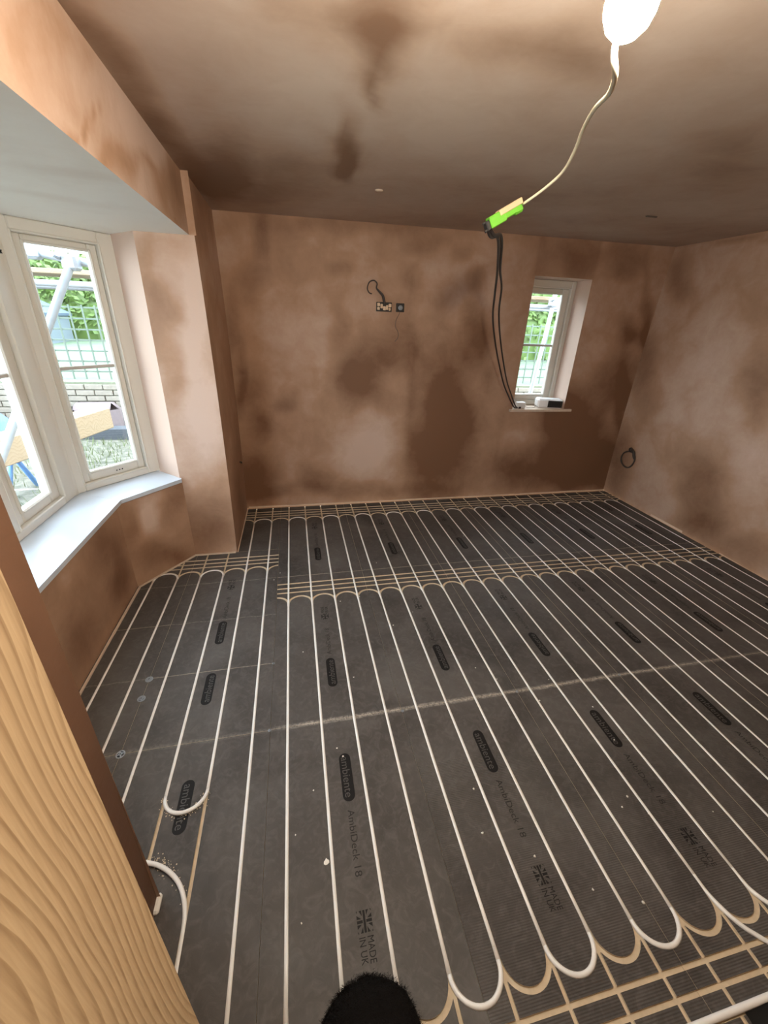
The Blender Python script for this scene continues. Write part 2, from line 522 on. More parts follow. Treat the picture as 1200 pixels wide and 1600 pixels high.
BULK = [(2.85, 2.25, 0.54, 0.12, -0.12, -0.16, 0.6), (1.94, 2.11, 0.49, 0.12, -0.03, -0.04, 0.4), (1.55, 2.11, 0.23, 0.08, -0.02, -0.02, 0.5), (2.54, 2.41, 0.54, 0.17, -0.1, -0.14, -0.2), (1.57, 2.29, 0.27, 0.12, -0.06, -0.09, 0.2)]
PIL = [(3.44, 0.55, 0.36, -0.12, -0.26, -0.25, 0.5), (3.2, 0.19, 0.39, -0.18, -0.17, -0.16, 0.5), (3.32, 2.25, 0.39, 0.08, -0.19, -0.24, 0.4), (3.36, 1.19, 0.31, -0.04, -0.31, -0.33, 0.2)]
ANG = [(-0.86, 0.43, 0.06, -0.04, -0.02, -0.11, -0.6), (-0.96, 0.41, 0.05, -0.03, -0.03, -0.16, 0.4), (-0.74, 0.51, 0.06, -0.03, -0.02, -0.18, 0.3), (-0.86, 0.14, 0.14, -0.11, -0.01, -0.09, 0.4)]
FRONT = [(2.29, 0.45, 0.21, -0.12, -0.06, -0.09, 0.4), (1.87, 0.51, 0.09, -0.06, -0.04, -0.06, -0.3), (1.8, 0.18, 0.14, -0.12, -0.07, -0.11, 0.3), (2.33, 0.2, 0.11, -0.07, -0.08, -0.13, 0.4)]


class Panels:
    """grids of plaster in one mesh, each vertex with a damp value"""

    def __init__(self):
        self.mb, self.damp = MB(), []

    def grid(self, O, U, V, us, vs, blobs=(), axes=(0, 2), base=0.35, bulge=None, hole=None, amp=0.16, flip=False, post=None):
        O, U, V = np.array(O, float), np.array(U, float), np.array(V, float)
        uu, vv = np.meshgrid(us, vs, indexing='ij')
        P = O + uu[..., None] * U + vv[..., None] * V
        Pf = P.reshape(-1, 3)
        a = np.full(len(Pf), base)
        wn_ = np.array([[noise.noise(Vector(q) * 4.0), noise.noise(Vector(q) * 4.0 + Vector((9, 4, 2)))] for q in Pf])
        w2 = np.array([noise.noise(Vector(q) * 1.7 + Vector((3, 7, 1))) for q in Pf])
        a += amp * 1.4 * w2
        q2 = Pf[:, list(axes)] + 0.085 * wn_
        for c0, c1, ax, ay, bx, by, am in blobs:
            d = q2 - (c0, c1)
            det = ax * by - ay * bx
            s = (d[:, 0] * by - d[:, 1] * bx) / det
            t = (-d[:, 0] * ay + d[:, 1] * ax) / det
            rr = np.sqrt(s * s + t * t)
            f = np.clip((1.6 - rr) / 1.4, 0, 1)
            a += am * 0.80 * f * f * (3 - 2 * f)
        if post is not None:
            a = a + post(Pf)
        if bulge is not None:
            Pf = np.array([bulge(q) for q in Pf])
        nu, nv = len(us), len(vs)
        fs = []
        for i in range(nu - 1):
            for j in range(nv - 1):
                if hole and hole(0.5 * (us[i] + us[i + 1]), 0.5 * (vs[j] + vs[j + 1])):
                    continue
                f = (i * nv + j, (i + 1) * nv + j, (i + 1) * nv + j + 1, i * nv + j + 1)
                fs.append(f[::-1] if flip else f)
        self.mb.add(Pf.tolist(), fs)
        self.damp += a.tolist()
        return self

    def build(self, name, mat, label=None):
        o = self.mb.build(name, mat, smooth=True, angle=0.5)
        at = o.data.attributes.new('damp', 'FLOAT', 'POINT')
        at.data.foreach_set('value', self.damp)
        return struct(o, label)


def lin(a, b, step):
    return np.linspace(a, b, max(2, int(round(abs(b - a) / step)) + 1))


XR, YB, XP, XB, YN = 3.545, 3.69, -0.393, -0.415, 0.10     # right wall, back wall, left piers, bulkhead, near wall


def zc(x, y):                                               # the ceiling sags a little
    fx, fy = (x + 0.415) / 3.96, (y - 0.1) / 3.59
    return (2.372 * (1 - fx) + 2.345 * fx) * (1 - fy) + (2.333 * (1 - fx) + 2.366 * fx) * fy


def bul_p(q):
    return (q[0] + 0.014 * (1 - ((q[2] - 1.15) / 1.2) ** 2), q[1], q[2])


def bul_r(q):
    return (q[0] - 0.026 * (1 - ((q[2] - 0.95) / 1.25) ** 2), q[1], q[2])


WX0, WX1, WZ0, WZ1 = 2.212, 2.781, 0.925, 2.069             # small window opening
us = np.concatenate([lin(-0.42, WX0, .03), lin(WX0, WX1, .03)[1:], lin(WX1, XR + .02, .03)[1:]])
vs = np.concatenate([lin(-0.02, WZ0, .03), lin(WZ0, WZ1, .03)[1:], lin(WZ1, 2.42, .03)[1:]])


def board_joints(P):
    """faint steps in the plaster where the boards behind it meet"""
    x, z = P[:, 0], P[:, 2]
    st = lambda q, c: np.clip((q - c) / .03 + .5, 0, 1)
    f = .13 * st(x, 1.14) * np.clip((2.0 - x) / .7, 0, 1) * np.clip((1.62 - z) / .2, 0, 1)
    f += .20 * st(x, 2.19) * (1 - st(x, 2.80)) * st(z, 2.06)
    f += -.12 * st(x, 2.15) * (1 - st(x, 2.60)) * (1 - st(z, .90)) * np.clip((z - .2) / .3, 0, 1)
    f += .12 * st(x, -.13) * (1 - st(x, 0.0)) * np.clip((z - 1.9) / .2, 0, 1)
    return f


pb = Panels()
pb.grid((0, YB, 0), (1, 0, 0), (0, 0, 1), us, vs, BACK, (0, 2), 0.40, flip=False, post=board_joints,
        hole=lambda u, v: WX0 < u < WX1 and WZ0 < v < WZ1)
for (o_, u_, v_, ul, vl) in (((WX1, YB, 0), (0, 1, 0), (0, 0, 1), .27, None), ((WX0, YB, 0), (0, 1, 0), (0, 0, 1), .27, None)):
    pb.grid(o_, u_, v_, lin(0, .27, .05), lin(WZ0, WZ1, .05), (), (0, 2), -0.45)
pb.grid((0, YB, WZ1), (1, 0, 0), (0, 1, 0), lin(WX0, WX1, .05), lin(0, .27, .05), (), (0, 1), -0.02)
pb.grid((0, YB, WZ0 - .024), (1, 0, 0), (0, 1, 0), lin(WX0, WX1, .1), lin(0, .27, .1), (), (0, 1), 0.1)
pb.build('wall_back', M_PLASTER, 'patchily dried pink plaster wall with a small window')
pr = Panels()
pr.grid((XR, 0, 0), (0, 1, 0), (0, 0, 1), lin(0.0, YB + .02, .04), lin(-0.02, 2.42, .04), RIGHT, (1, 2), 0.30, bulge=bul_r, flip=True)
pr.build('wall_right', M_PLASTER, 'patchily dried pink plaster wall opposite the bay')
pc = Panels()
pc.grid((0, 0, 0), (1, 0, 0), (0, 1, 0), lin(XB - .02, XR + .03, .04), lin(0.0, YB + .02, .04), CEIL, (0, 1), 0.22,
        bulge=lambda q: (q[0], q[1], zc(q[0], q[1])), amp=0.12)
pc.build('ceiling', M_CEIL, 'grey brown drying plaster ceiling')

A0, B0 = np.array((-1.228, 2.629)), np.array((-0.886, 3.024))        # far angled window, plan
A1, B1 = np.array((-1.228, 0.971)), np.array((-0.886, 0.576))        # near angled window
YS0, YS1 = 2.86, 0.74                                                # faces of the two side piers
ZSOF = 2.055
pl = Panels()
pl.grid((XP, 0, 0), (0, 1, 0), (0, 0, 1), lin(YS0, YB + .02, .03), lin(-0.02, 2.40, .03), PIL, (1, 2), 0.34, bulge=bul_p)
pl.grid((0, YS0, 0), (1, 0, 0), (0, 0, 1), lin(-0.70, XP, .02), lin(-0.02, ZSOF, .03), STUB, (0, 2), 0.17, amp=0.10,
        bulge=lambda q: (q[0] + 0.014 * (1 - ((q[2] - 1.15) / 1.2) ** 2) * (q[0] + .70) / .307, q[1], q[2]))
d = np.array((B0[0] + .01 + .70, B0[1] + .02 - YS0, 0)); L = np.linalg.norm(d); d /= L
pl.grid((-0.70, YS0, 0), d, (0, 0, 1), lin(0, L, .04), lin(0.55, ZSOF, .05), (), (0, 2), -0.35)
pl.grid((0, YS1, 0), (1, 0, 0), (0, 0, 1), lin(-0.70, XP + .012, .05), lin(-0.02, ZSOF, .1), (), (0, 2), 0.3)
d = np.array((B1[0] + .01 + .70, B1[1] - .02 - YS1, 0)); L = np.linalg.norm(d); d /= L
pl.grid((-0.70, YS1, 0), d, (0, 0, 1), lin(0, L, .05), lin(0.55, ZSOF, .1), (), (0, 2), 0.1)
pl.grid((XB, 0, 0), (0, 1, 0), (0, 0, 1), lin(YS1, YS0 + .05, .03), lin(ZSOF, 2.40, .03), BULK, (1, 2), 0.20)
pl.grid((0, YS0, 0), (1, 0, 0), (0, 0, 1), lin(XB - .01, XP + .016, .01), lin(ZSOF, 2.40, .05), (), (0, 2), 0.4)
pl.grid((0, YS1, 0), (1, 0, 0), (0, 0, 1), lin(XB - .01, XP + .016, .01), lin(ZSOF, 2.40, .05), (), (0, 2), 0.4)
pl.build('wall_left', M_PLASTER, 'pink plaster piers and bulkhead around the bay')
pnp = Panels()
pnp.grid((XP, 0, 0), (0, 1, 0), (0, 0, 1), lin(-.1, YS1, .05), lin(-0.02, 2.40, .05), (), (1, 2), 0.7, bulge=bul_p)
pnp.build('wall_pier', M_SHADEPLASTER, 'plaster pier with shade in its dark brown colour beside the pine door lining')
pw = Panels()
pw.grid((-0.98, 0, 0), (0, 1, 0), (0, 0, 1), lin(1.105, 2.495, .04), lin(-0.02, .61, .04), FRONT, (1, 2), 0.58)
for (p0, p1, bl) in (((-0.98, 2.495), (-0.686, 2.864), ANG), ((-0.686, 0.736), (-0.98, 1.105), ())):
    d = np.array((p1[0] - p0[0], p1[1] - p0[1], 0)); L = np.linalg.norm(d); d /= L
    pw.grid((*p0, 0), d, (0, 0, 1), lin(0, L, .03), lin(-0.02, .61, .03), bl, (0, 2), 0.50)
pw.build('wall_bay', M_PLASTER, 'damp brown plaster wall below the bay window sill')
pbc = Panels()
for i in range(1):
    us_, vs_ = lin(-1.40, XB + .001, .05), lin(0.4, 3.2, .05)
    pbc.grid((0, 0, ZSOF), (1, 0, 0), (0, 1, 0), us_, vs_, ((-0.53, 1.79, .3, 0, 0, .06, .3), (-.8, 2.2, .5, .1, 0, .07, .25)), (0, 1), 0.10,
             amp=0.2, hole=lambda u, v: u > -.395 or (u > -0.70 and not (YS1 - .03 < v < YS0 + .03)))
pbc.build('ceiling_bay', M_BAYCEIL, 'pale ceiling of the bay')

# near wall with the doorway the picture is taken from, and the passage behind it
pn = Panels()
pn.grid((0, YN, 0), (1, 0, 0), (0, 0, 1), lin(XP - .02, -.018, .1), lin(-.02, 2.40, .1), (), (0, 2), 0.35, flip=True)
pn.grid((0, YN, 0), (1, 0, 0), (0, 0, 1), lin(1.988, XR + .02, .1), lin(-.02, 2.40, .1), (), (0, 2), 0.35, flip=True)
pn.grid((0, YN, 0), (1, 0, 0), (0, 0, 1), lin(-.018, 1.988, .1), lin(2.06, 2.40, .1), (), (0, 2), 0.35, flip=True)
pn.build('wall_front', M_PLASTER, 'plaster wall around the doorway')
ph = Panels()
ph.grid((-.6, -1.5, 0), (1, 0, 0), (0, 0, 1), lin(0, 3.0, .2), lin(-.02, 2.4, .2), (), (0, 2), .3)
ph.grid((-.6, -1.5, 0), (0, 1, 0), (0, 0, 1), lin(0, 1.52, .2), lin(-.02, 2.4, .2), (), (1, 2), .3, flip=True)
ph.grid((2.4, -1.5, 0), (0, 1, 0), (0, 0, 1), lin(0, 1.52, .2), lin(-.02, 2.4, .2), (), (1, 2), .3)
ph.grid((-.6, .02, 0), (1, 0, 0), (0, 0, 1), lin(0, .582, .1), lin(-.02, 2.4, .2), (), (0, 2), .3)
ph.grid((1.988, .02, 0), (1, 0, 0), (0, 0, 1), lin(0, .412, .1), lin(-.02, 2.4, .2), (), (0, 2), .3)
ph.grid((-.018, .02, 0), (1, 0, 0), (0, 0, 1), lin(0, 2.006, .1), lin(2.06, 2.4, .1), (), (0, 2), .3)
ph.grid((-.6, -1.5, 2.4), (1, 0, 0), (0, 1, 0), lin(0, 3.0, .2), lin(0, 1.52, .2), (), (0, 1), .3)
ph.build('wall_passage', M_PLASTER, 'plain plaster walls of the passage')

# timber door lining: two jambs and a head
lin_t = sempty('trim_1', (0.4, 0.05, 0), 'raw pine door lining with wavy grain')
MB().box((-.018, -.03, 0), (.019, .130, 2.06), bev=.0015).build('jamb', M_PINE, lin_t)
MB().box((1.95, -.03, 0), (1.987, .125, 2.06), bev=.0015).build('jamb', M_PINE, lin_t)
MB().box((.0195, -.03, 2.023), (1.9495, .125, 2.06), bev=.0015).build('head', M_PINE, lin_t)

# cream edging strips at the feet of the walls
def strip(name, pts, wd=.010, h=.012):
    mb = MB()
    for (a, b) in zip(pts[:-1], pts[1:]):
        a, b = Vector((*a, 0)), Vector((*b, 0))
        u = (b - a).normalized()
        v = Vector((-u.y, u.x, 0))
        M = frame_M(a, u, v, Vector((0, 0, 1)))
        n = max(1, int((b - a).length / .35))
        Ls = (b - a).length / n
        for i in range(n):
            h2 = h * random.uniform(.75, 1.2)
            w2 = wd * random.uniform(.8, 1.2)
            mb.box((i * Ls, -.001, .0004), ((i + 1) * Ls, w2, h2), M=M)
    return struct(mb.build(name, M_EDGE), 'cream edging strip along the foot of the wall')

strip('trim_2', [(XR - .01, YB - .004), (-.375, YB - .004)])
strip('trim_3', [(-.385, YB - .02), (-.388, YS0 + .0)], .008, .008)
strip('trim_4', [(-.40, YS0 - .002), (-.69, YS0 - .004), (-.968, 2.492), (-.968, 1.105)], .010, .010)
strip('trim_5', [(XR - .004, .8), (XR - .005, 3.0)], .006, .02)

# ------------------------------------------------------------------ floor: grooved heating boards
GW, GD = .0150, .008          # groove width and depth
PITCH_X = .150
floor = sempty('floor', (0, 0, 0), 'dark grooved underfloor heating boards with white pipes')


def arc_pts(cx, cy_, r, a0, a1, n):
    return [(cx + r * math.cos(a0 + (a1 - a0) * i / n), cy_ + r * math.sin(a0 + (a1 - a0) * i / n)) for i in range(n + 1)]


def clip_x(poly, x0, x1):
    for lim, sgn in ((x0, 1), (x1, -1)):
        out = []
        for i in range(len(poly)):
            a, b = poly[i], poly[(i + 1) % len(poly)]
            ia, ib = sgn * (a[0] - lim) >= -1e-9, sgn * (b[0] - lim) >= -1e-9
            if ia:
                out.append(a)
            if ia != ib:
                t = (lim - a[0]) / (b[0] - a[0])
                out.append((lim, a[1] + t * (b[1] - a[1])))
        poly = out
        if len(poly) < 3:
            return []
    return poly


LG = None


def board(x0, x1, y0, y1, header=None, prints=True, pc_=None):
    g = .0006
    x0, x1, y0, y1 = x0 + g, x1 - g, y0 + g, y1 - g
    mb = MB()
    mb.box((x0, y0, -.030), (x1, y1, -GD), 1)
    hw, hs = GW / 2, .0058
    polys = []
    k0, k1 = math.floor(x0 / PITCH_X) - 1, math.ceil(x1 / PITCH_X) + 1
    for k in range(k0, k1 + 1):
        c = (k + .5) * PITCH_X
        h = PITCH_X / 2 - hs
        if c + h <= x0 or c - h >= x1:
            continue
        cell = []
        if header is None:
            cell.append([(c - h, y0), (c + h, y0), (c + h, y1), (c - h, y1)])
        else:
            D = y1 - y0 + 2 * g
            f = (lambda o: y1 + g - o) if header == 'far' else (lambda o: y0 - g + o)
            cut = []
            lines = (.090, .142, .192)
            edges = [g] + [e for l_ in lines for e in (l_ - hw * .85, l_ + hw * .85)]
            for a, b in ((edges[0], edges[1]), (edges[2], edges[3]), (edges[4], edges[5])):
                cut.append([(c - h, a), (c + h, a), (c + h, b), (c - h, b)])
            oc = .312
            ro, ri = .075 + hw, .075 - hw
            dx = min(h, ro - .0005)
            ang = math.acos(dx / ro)
            top = [(c - dx, edges[6]), (c + dx, edges[6])] + [(px_, oc - (py_ - 0)) for px_, py_ in arc_pts(c, 0, ro, ang, math.pi - ang, 14)]
            cut.append(top)
            body = [(px_, oc - py_) for px_, py_ in arc_pts(c, 0, ri, 0, math.pi, 16)] + [(c - h, oc + .03), (c - h, D - g), (c + h, D - g), (c + h, oc + .03)]
            cut.append(body)
            cell = [[(px_, f(o)) for px_, o in q] for q in cut]
        for q in cell:
            q = clip_x(q, x0, x1)
            if len(q) >= 3:
                ar = sum(a[0] * b[1] - b[0] * a[1] for a, b in zip(q, q[1:] + q[:1]))
                if ar < 0:
                    q = q[::-1]
                polys.append(q)
    for q in polys:
        mb.prism(q, -GD, 0.0, 0, side=1)
    o = mb.build('floor_board', [M_FOIL, M_GROOVE], floor)
    if prints:
        xc = pc_ if pc_ is not None else ((x0 + x1) / 2 - .004 if header == 'far' else (x0 + x1) / 2 + .008)
        if header == 'far':
            base, sg = y1 + g, -1
        else:
            base, sg = y0 - g, 1
        for nm, off in (('logo_print', .910), ('name_print', .682), ('origin_print', .434)):
            if off + .1 < (y1 - y0):
                p = bpy.data.objects.new(nm, LG[nm])
                COL.objects.link(p)
                p.parent = o
                p.location = (xc, base + sg * off, .0004)
                p.rotation_euler = (0, 0, -math.pi / 2 if sg > 0 else math.pi / 2)
    return o


def text_geo(s, length, height, shear=0.0):
    cu = bpy.data.curves.new('t', 'FONT')
    cu.body = s
    cu.resolution_u = 3
    ob = bpy.data.objects.new('t', cu)
    COL.objects.link(ob)
    bpy.context.view_layer.update()
    me = bpy.data.meshes.new_from_object(ob.evaluated_get(bpy.context.evaluated_depsgraph_get()))
    bpy.data.objects.remove(ob)
    v = np.array([q.co[:] for q in me.vertices])
    fs = [tuple(p.vertices) for p in me.polygons]
    bpy.data.meshes.remove(me)
    mn, mx = v.min(0), v.max(0)
    v = (v - (mn + mx) / 2)
    v[:, 0] *= length / (mx[0] - mn[0])
    v[:, 1] *= height / (mx[1] - mn[1])
    return v, fs


def make_prints():
    out = {}
    mb = MB()
    r, hl = .0235, .096
    cap = arc_pts(hl - r, 0, r, -math.pi / 2, math.pi / 2, 10) + arc_pts(-hl + r, 0, r, math.pi / 2, 1.5 * math.pi, 10)
    mb.add([(x, y, 0) for x, y in cap], [tuple(range(len(cap)))], 0)
    v, fs = text_geo('ambiente', .160, .030)
    v[:, 2] = .0004
    mb.add(v.tolist(), fs, 1)
    o = mb.build('logo_print', [M_PRINT, M_LETTER])
    out['logo_print'] = o.data
    bpy.data.objects.remove(o)
    mb = MB()
    v, fs = text_geo('AmbiDeck 18', .205, .024)
    mb.add(v.tolist(), fs, 0)
    o = mb.build('name_print', [M_PRINTSOFT])
    out['name_print'] = o.data
    bpy.data.objects.remove(o)
    mb = MB()
    # flag of crossed bars: dark field cut by pale cross and diagonals, then the two words
    fw, fh, fx = .052, .046, -.034
    def quad(a, b):
        mb.add([(fx + a[0], a[1], 0), (fx + b[0], a[1], 0), (fx + b[0], b[1], 0), (fx + a[0], b[1], 0)], [(0, 1, 2, 3)], 0)
    x_, y_ = fw / 2, fh / 2
    quad((-x_, -.0035), (x_, .0035))
    quad((-.0035, .0055), (.0035, y_))
    quad((-.0035, -y_), (.0035, -.0055))
    for sx in (-1, 1):
        for sy_ in (-1, 1):
            for tri in (((.0065, .0065 + .003), (.0065, y_), (x_ * .62, y_)), ((.0125, .0065), (x_, .0065), (x_, y_ * .66)), ((x_ * .78, y_), (x_, y_), (x_, y_ * .84))):
                q = [(fx + sx * a, sy_ * b, 0) for a, b in tri]
                mb.add(q, [(0, 1, 2) if sx * sy_ > 0 else (2, 1, 0)], 0)
    for s, yy, ln in (('MADE', .0125, .058), ('IN UK', -.0125, .058)):
        v, fs = text_geo(s, ln, .019)
        v[:, 0] += .030
        v[:, 1] += yy
        mb.add(v.tolist(), fs, 0)
    o = mb.build('origin_print', [M_PRINT])
    out['origin_print'] = o.data
    bpy.data.objects.remove(o)
    return out


LG = make_prints()
for i in range(6):
    xa, xb = -.075 + .6 * i, -.075 + .6 * (i + 1)
    board(xa, xb, .10, 1.273, 'near')
    board(xa, xb, 1.273, 2.465, 'far')
    board(xa, xb, 2.465, 3.657, 'far')
board(-.40, -.075, 2.863, 3.657, 'far', False)
board(-.675, -.075, 1.665, 2.863, 'far')
o_ = board(-.675, -.075, 1.270, 1.665, None, False)
p = bpy.data.objects.new('logo_print', LG['logo_print'])
COL.objects.link(p); p.parent = o_; p.location = (-.379, 1.553, .0004); p.rotation_euler = (0, 0, math.pi / 2)
o_ = board(-.675, -.075, .10, 1.270, None, False)
p = bpy.data.objects.new('logo_print', LG['logo_print'])
COL.objects.link(p); p.parent = o_; p.location = (-.375, 1.012, .0004); p.rotation_euler = (0, 0, -math.pi / 2)
board(-1.10, -.675, 2.066, 2.863, 'far', False)
board(-1.10, -.675, 1.270, 2.066, None, False)
board(-1.10, -.675, .60, 1.270, None, False)
# sub-floor under the boards, the rim between boards and wall, the passage floor
sb = MB()
sb.box((-1.45, .06, -.06), (3.60, 3.95, -.031), 0)
sb.box((-.62, -1.52, -.06), (3.60, .0985, -.004), 1)
sb.build('subfloor', [M_GROOVE, M_FOIL], floor)

# ------------------------------------------------------------------ heating pipes
PR, PZ = .0071, -.0049
YFB, YFBAY, YNR = 3.657 - .312, 2.863 - .312, .10 + .312


def run(parent, k, ya, yb):
    n = max(3, int((yb - ya) / .12))
    pts = []
    for i in range(n + 1):
        y = ya + (yb - ya) * i / n
        wob = 0 if i in (0, n) else random.uniform(-.0007, .0007)
        pts.append((PITCH_X * k + wob, y, PZ + (0 if i in (0, n) else random.uniform(-.0004, .0010))))
    MB().tube(pts, PR, 10).build('pipe_run', M_PIPE, parent, smooth=True)


def bend(parent, k, y, far, lift=0.0):
    c = PITCH_X * (k + .5)
    pts = []
    for i in range(19):
        a = math.pi * i / 18
        yy = .075 * math.sin(a)
        pts.append((c - .075 * math.cos(a), y + (yy if far else -yy), PZ + lift * math.sin(a)))
    MB().tube(pts, PR, 10).build('return_bend', M_PIPE, parent, smooth=True)


def sweep(parent, pts, name='pipe_bend', sub=5):
    MB().tube(pts, PR, 10, sub=sub).build(name, M_PIPE, parent, smooth=True)


ca = thing('heating_pipe', 'white heating pipe snaking through the bay and the floor half nearest the window', 'pipe', (0, 1.5, 0))
near_y = {-6: 1.05, -5: .95, -4: .95, -3: 1.06, -2: 1.06}
for k in range(-6, 10):
    ya = near_y.get(k, YNR)
    if k == 9:
        ya = .47
    yb = YFBAY if k <= -3 else YFB
    run(ca, k, ya, yb)
for k in (-6, -4):
    bend(ca, k, YFBAY, True)
for k in (-2, 0, 2, 4, 6, 8):
    bend(ca, k, YFB, True)
bend(ca, -3, 1.06, False, .012)
bend(ca, -5, .95, False)
for k in (-1, 1, 3, 5, 7):
    bend(ca, k, YNR, False, .004)
Z2 = PZ + .006
sweep(ca, [(1.35, .47, PZ), (1.352, .42, PZ), (1.364, .365, Z2), (1.384, .329, Z2), (1.407, .304, Z2), (1.435, .278, Z2), (1.48, .255, Z2), (1.56, .246, PZ), (1.8, .245, PZ), (2.1, .245, PZ)])
sweep(ca, [(-.62, .868, .004), (-.55, .862, .008), (-.458, .846, .012), (-.394, .819, .012), (-.340, .773, .008), (-.309, .715, .002), (-.300, .65, PZ), (-.300, .50, PZ), (-.300, .11, PZ)])
cb = thing('heating_pipe', 'white heating pipe snaking through the floor half under the plain plaster wall', 'pipe', (2.5, 1.5, 0))
for k in range(10, 24):
    run(cb, k, .46 if k == 10 else YNR, YFB)
for k in range(10, 24, 2):
    bend(cb, k, YFB, True)
for k in range(11, 23, 2):
    bend(cb, k, YNR, False, .004)
sweep(cb, [(1.50, .46, PZ), (1.502, .41, PZ), (1.512, .375, Z2), (1.535, .348, Z2), (1.575, .318, Z2), (1.64, .300, Z2), (1.8, .2935, PZ), (2.2, .2935, PZ)])
cc = MB().tube([(.84, .194, PZ), (1.05, .195, PZ + .003), (1.2, .196, .001), (1.30, .197, .002), (1.34, .197, .002)], .0085, 10, sub=3).build('heating_pipe', M_PIPE, smooth=True)
tag(cc, 'loose white pipe length in the crosswise groove nearest the doorway, beside the black sack', 'pipe')

# ------------------------------------------------------------------ bay window
def facet_M(A, B):
    u = Vector((B[0] - A[0], B[1] - A[1], 0)).normalized()
    wv = Vector((0, 0, 1))
    n = u.cross(wv)          # towards the room (points +x side for A -> B going +y)
    if n.x < 0:
        n = -n
    return frame_M((A[0], A[1], 0), u, n, wv), math.hypot(B[0] - A[0], B[1] - A[1])


FZ0, FZ1 = .626, 2.0545
win1 = sempty('window_1', (-1.2, 1.8, .6), 'cream painted bay window with slim glazing bars')


def bars(mb, s0, s1, z0, z1, wl, wr, wb, wt, n0, n1, M, bev=.006):
    mb.box((s0, n0, z0), (s0 + wl, n1, z1), M=M, bev=bev)
    mb.box((s1 - wr, n0, z0), (s1, n1, z1), M=M, bev=bev)
    mb.box((s0 + wl - .001, n0, z0), (s1 - wr + .001, n1, z0 + wb), M=M, bev=bev)
    mb.box((s0 + wl - .001, n0, z1 - wt), (s1 - wr + .001, n1, z1), M=M, bev=bev)


def sash(par, M, s0, s1, wl, wr, z0=.672, z1=1.995, wb=.066, wt=.043, bar_z=1.35, bead=True):
    mb = MB()
    bars(mb, s0, s1, z0, z1, wl, wr, wb, wt, -.062, -.018, M, bev=.010)
    # rounded inner bead
    g0, g1, h0, h1 = s0 + wl, s1 - wr, z0 + wb, z1 - wt
    bars(mb, g0 - .012, g1 + .012, h0 - .012, h1 + .012, .015, .015, .015, .015, -.030, -.008, M, bev=.0072)
    so = mb.build('sash', M_UPVC, par)
    MB().box((g0 - .003, -.042, h0 - .003), (g1 + .003, -.036, h1 + .003), M=M).build('glass_pane', M_GLASS, so)
    MB().box((g0, -.034, bar_z - .010), (g1, -.020, bar_z + .010), M=M, bev=.004).build('glazing_bar', M_UPVC_DULL, so)
    return so


M0, L0 = facet_M(A0, B0)
mb = MB()
bars(mb, .0, L0 + .05, FZ0, FZ1, .052, .112, .046, .060, -.075, .0, M0)
bars(mb, .044, L0 - .054, FZ0 + .04, FZ1 - .052, .012, .012, .012, .012, -.03, .006, M0, bev=.005)
mb.build('window_frame', M_UPVC, win1)
so = sash(win1, M0, .053, L0 - .063, .048, .052)
for q in (.262, .280, .298):
    MB().box((q - .004, -.0145, .700), (q + .004, -.0125, .708), M=M0, bev=.002).build('drain_hole', M_BLACK, so)
Mf = frame_M((A0[0], A0[1], 0), (0, -1, 0), (1, 0, 0), (0, 0, 1))
LF = A0[1] - A1[1]
mb = MB()
bars(mb, .0, LF, FZ0, FZ1, .14, .14, .046, .060, -.075, .0, Mf)
bars(mb, .13, .582, FZ0 + .04, FZ1 - .052, .014, .014, .012, .012, -.03, .006, Mf, bev=.005)
mb.build('window_frame', M_UPVC, win1)
for a, b in ((.570, .655), (1.003, 1.088)):
    MB().box((a, -.075, FZ0 + .046), (b, .004, FZ1 - .06), M=Mf, bev=.008).build('mullion', M_UPVC, win1)
sash(win1, Mf, .141, .569, .095, .072, bar_z=1.355)
sash(win1, Mf, .656, 1.002, .06, .06, bar_z=1.355)
sash(win1, Mf, 1.089, LF - .141, .07, .095, bar_z=1.355)
MB().box((.045, .0, 1.90), (.057, .010, 1.885), M=Mf, bev=.003).build('catch', M_BLACK, win1)
M1, L1 = facet_M(A1, B1)
mb = MB()
bars(mb, .0, L1 + .05, FZ0, FZ1, .052, .112, .046, .060, -.075, .0, M1)
mb.build('window_frame', M_UPVC, win1)
sash(win1, M1, .053, L1 - .063, .048, .052)
for P in (A0, A1):                                          # corner posts
    mb = MB()
    mb.lathe([(.034, FZ0), (.034, FZ1)], 12, M=Matrix.Translation((P[0] - .030, P[1], 0)))
    mb.build('corner_post', M_UPVC, win1)
# sill boards, mitred at the bay's corners
ZS0, ZS1 = .600, .625
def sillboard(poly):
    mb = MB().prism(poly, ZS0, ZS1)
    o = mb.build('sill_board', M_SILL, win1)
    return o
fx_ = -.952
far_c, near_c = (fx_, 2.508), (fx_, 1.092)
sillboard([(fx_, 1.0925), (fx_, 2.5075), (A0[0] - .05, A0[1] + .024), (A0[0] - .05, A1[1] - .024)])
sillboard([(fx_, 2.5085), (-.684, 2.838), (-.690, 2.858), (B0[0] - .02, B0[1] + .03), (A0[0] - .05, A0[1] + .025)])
sillboard([(A1[0] - .05, A1[1] - .025), (B1[0] - .02, B1[1] - .03), (-.690, .742), (-.684, .762), (fx_, 1.0915)])

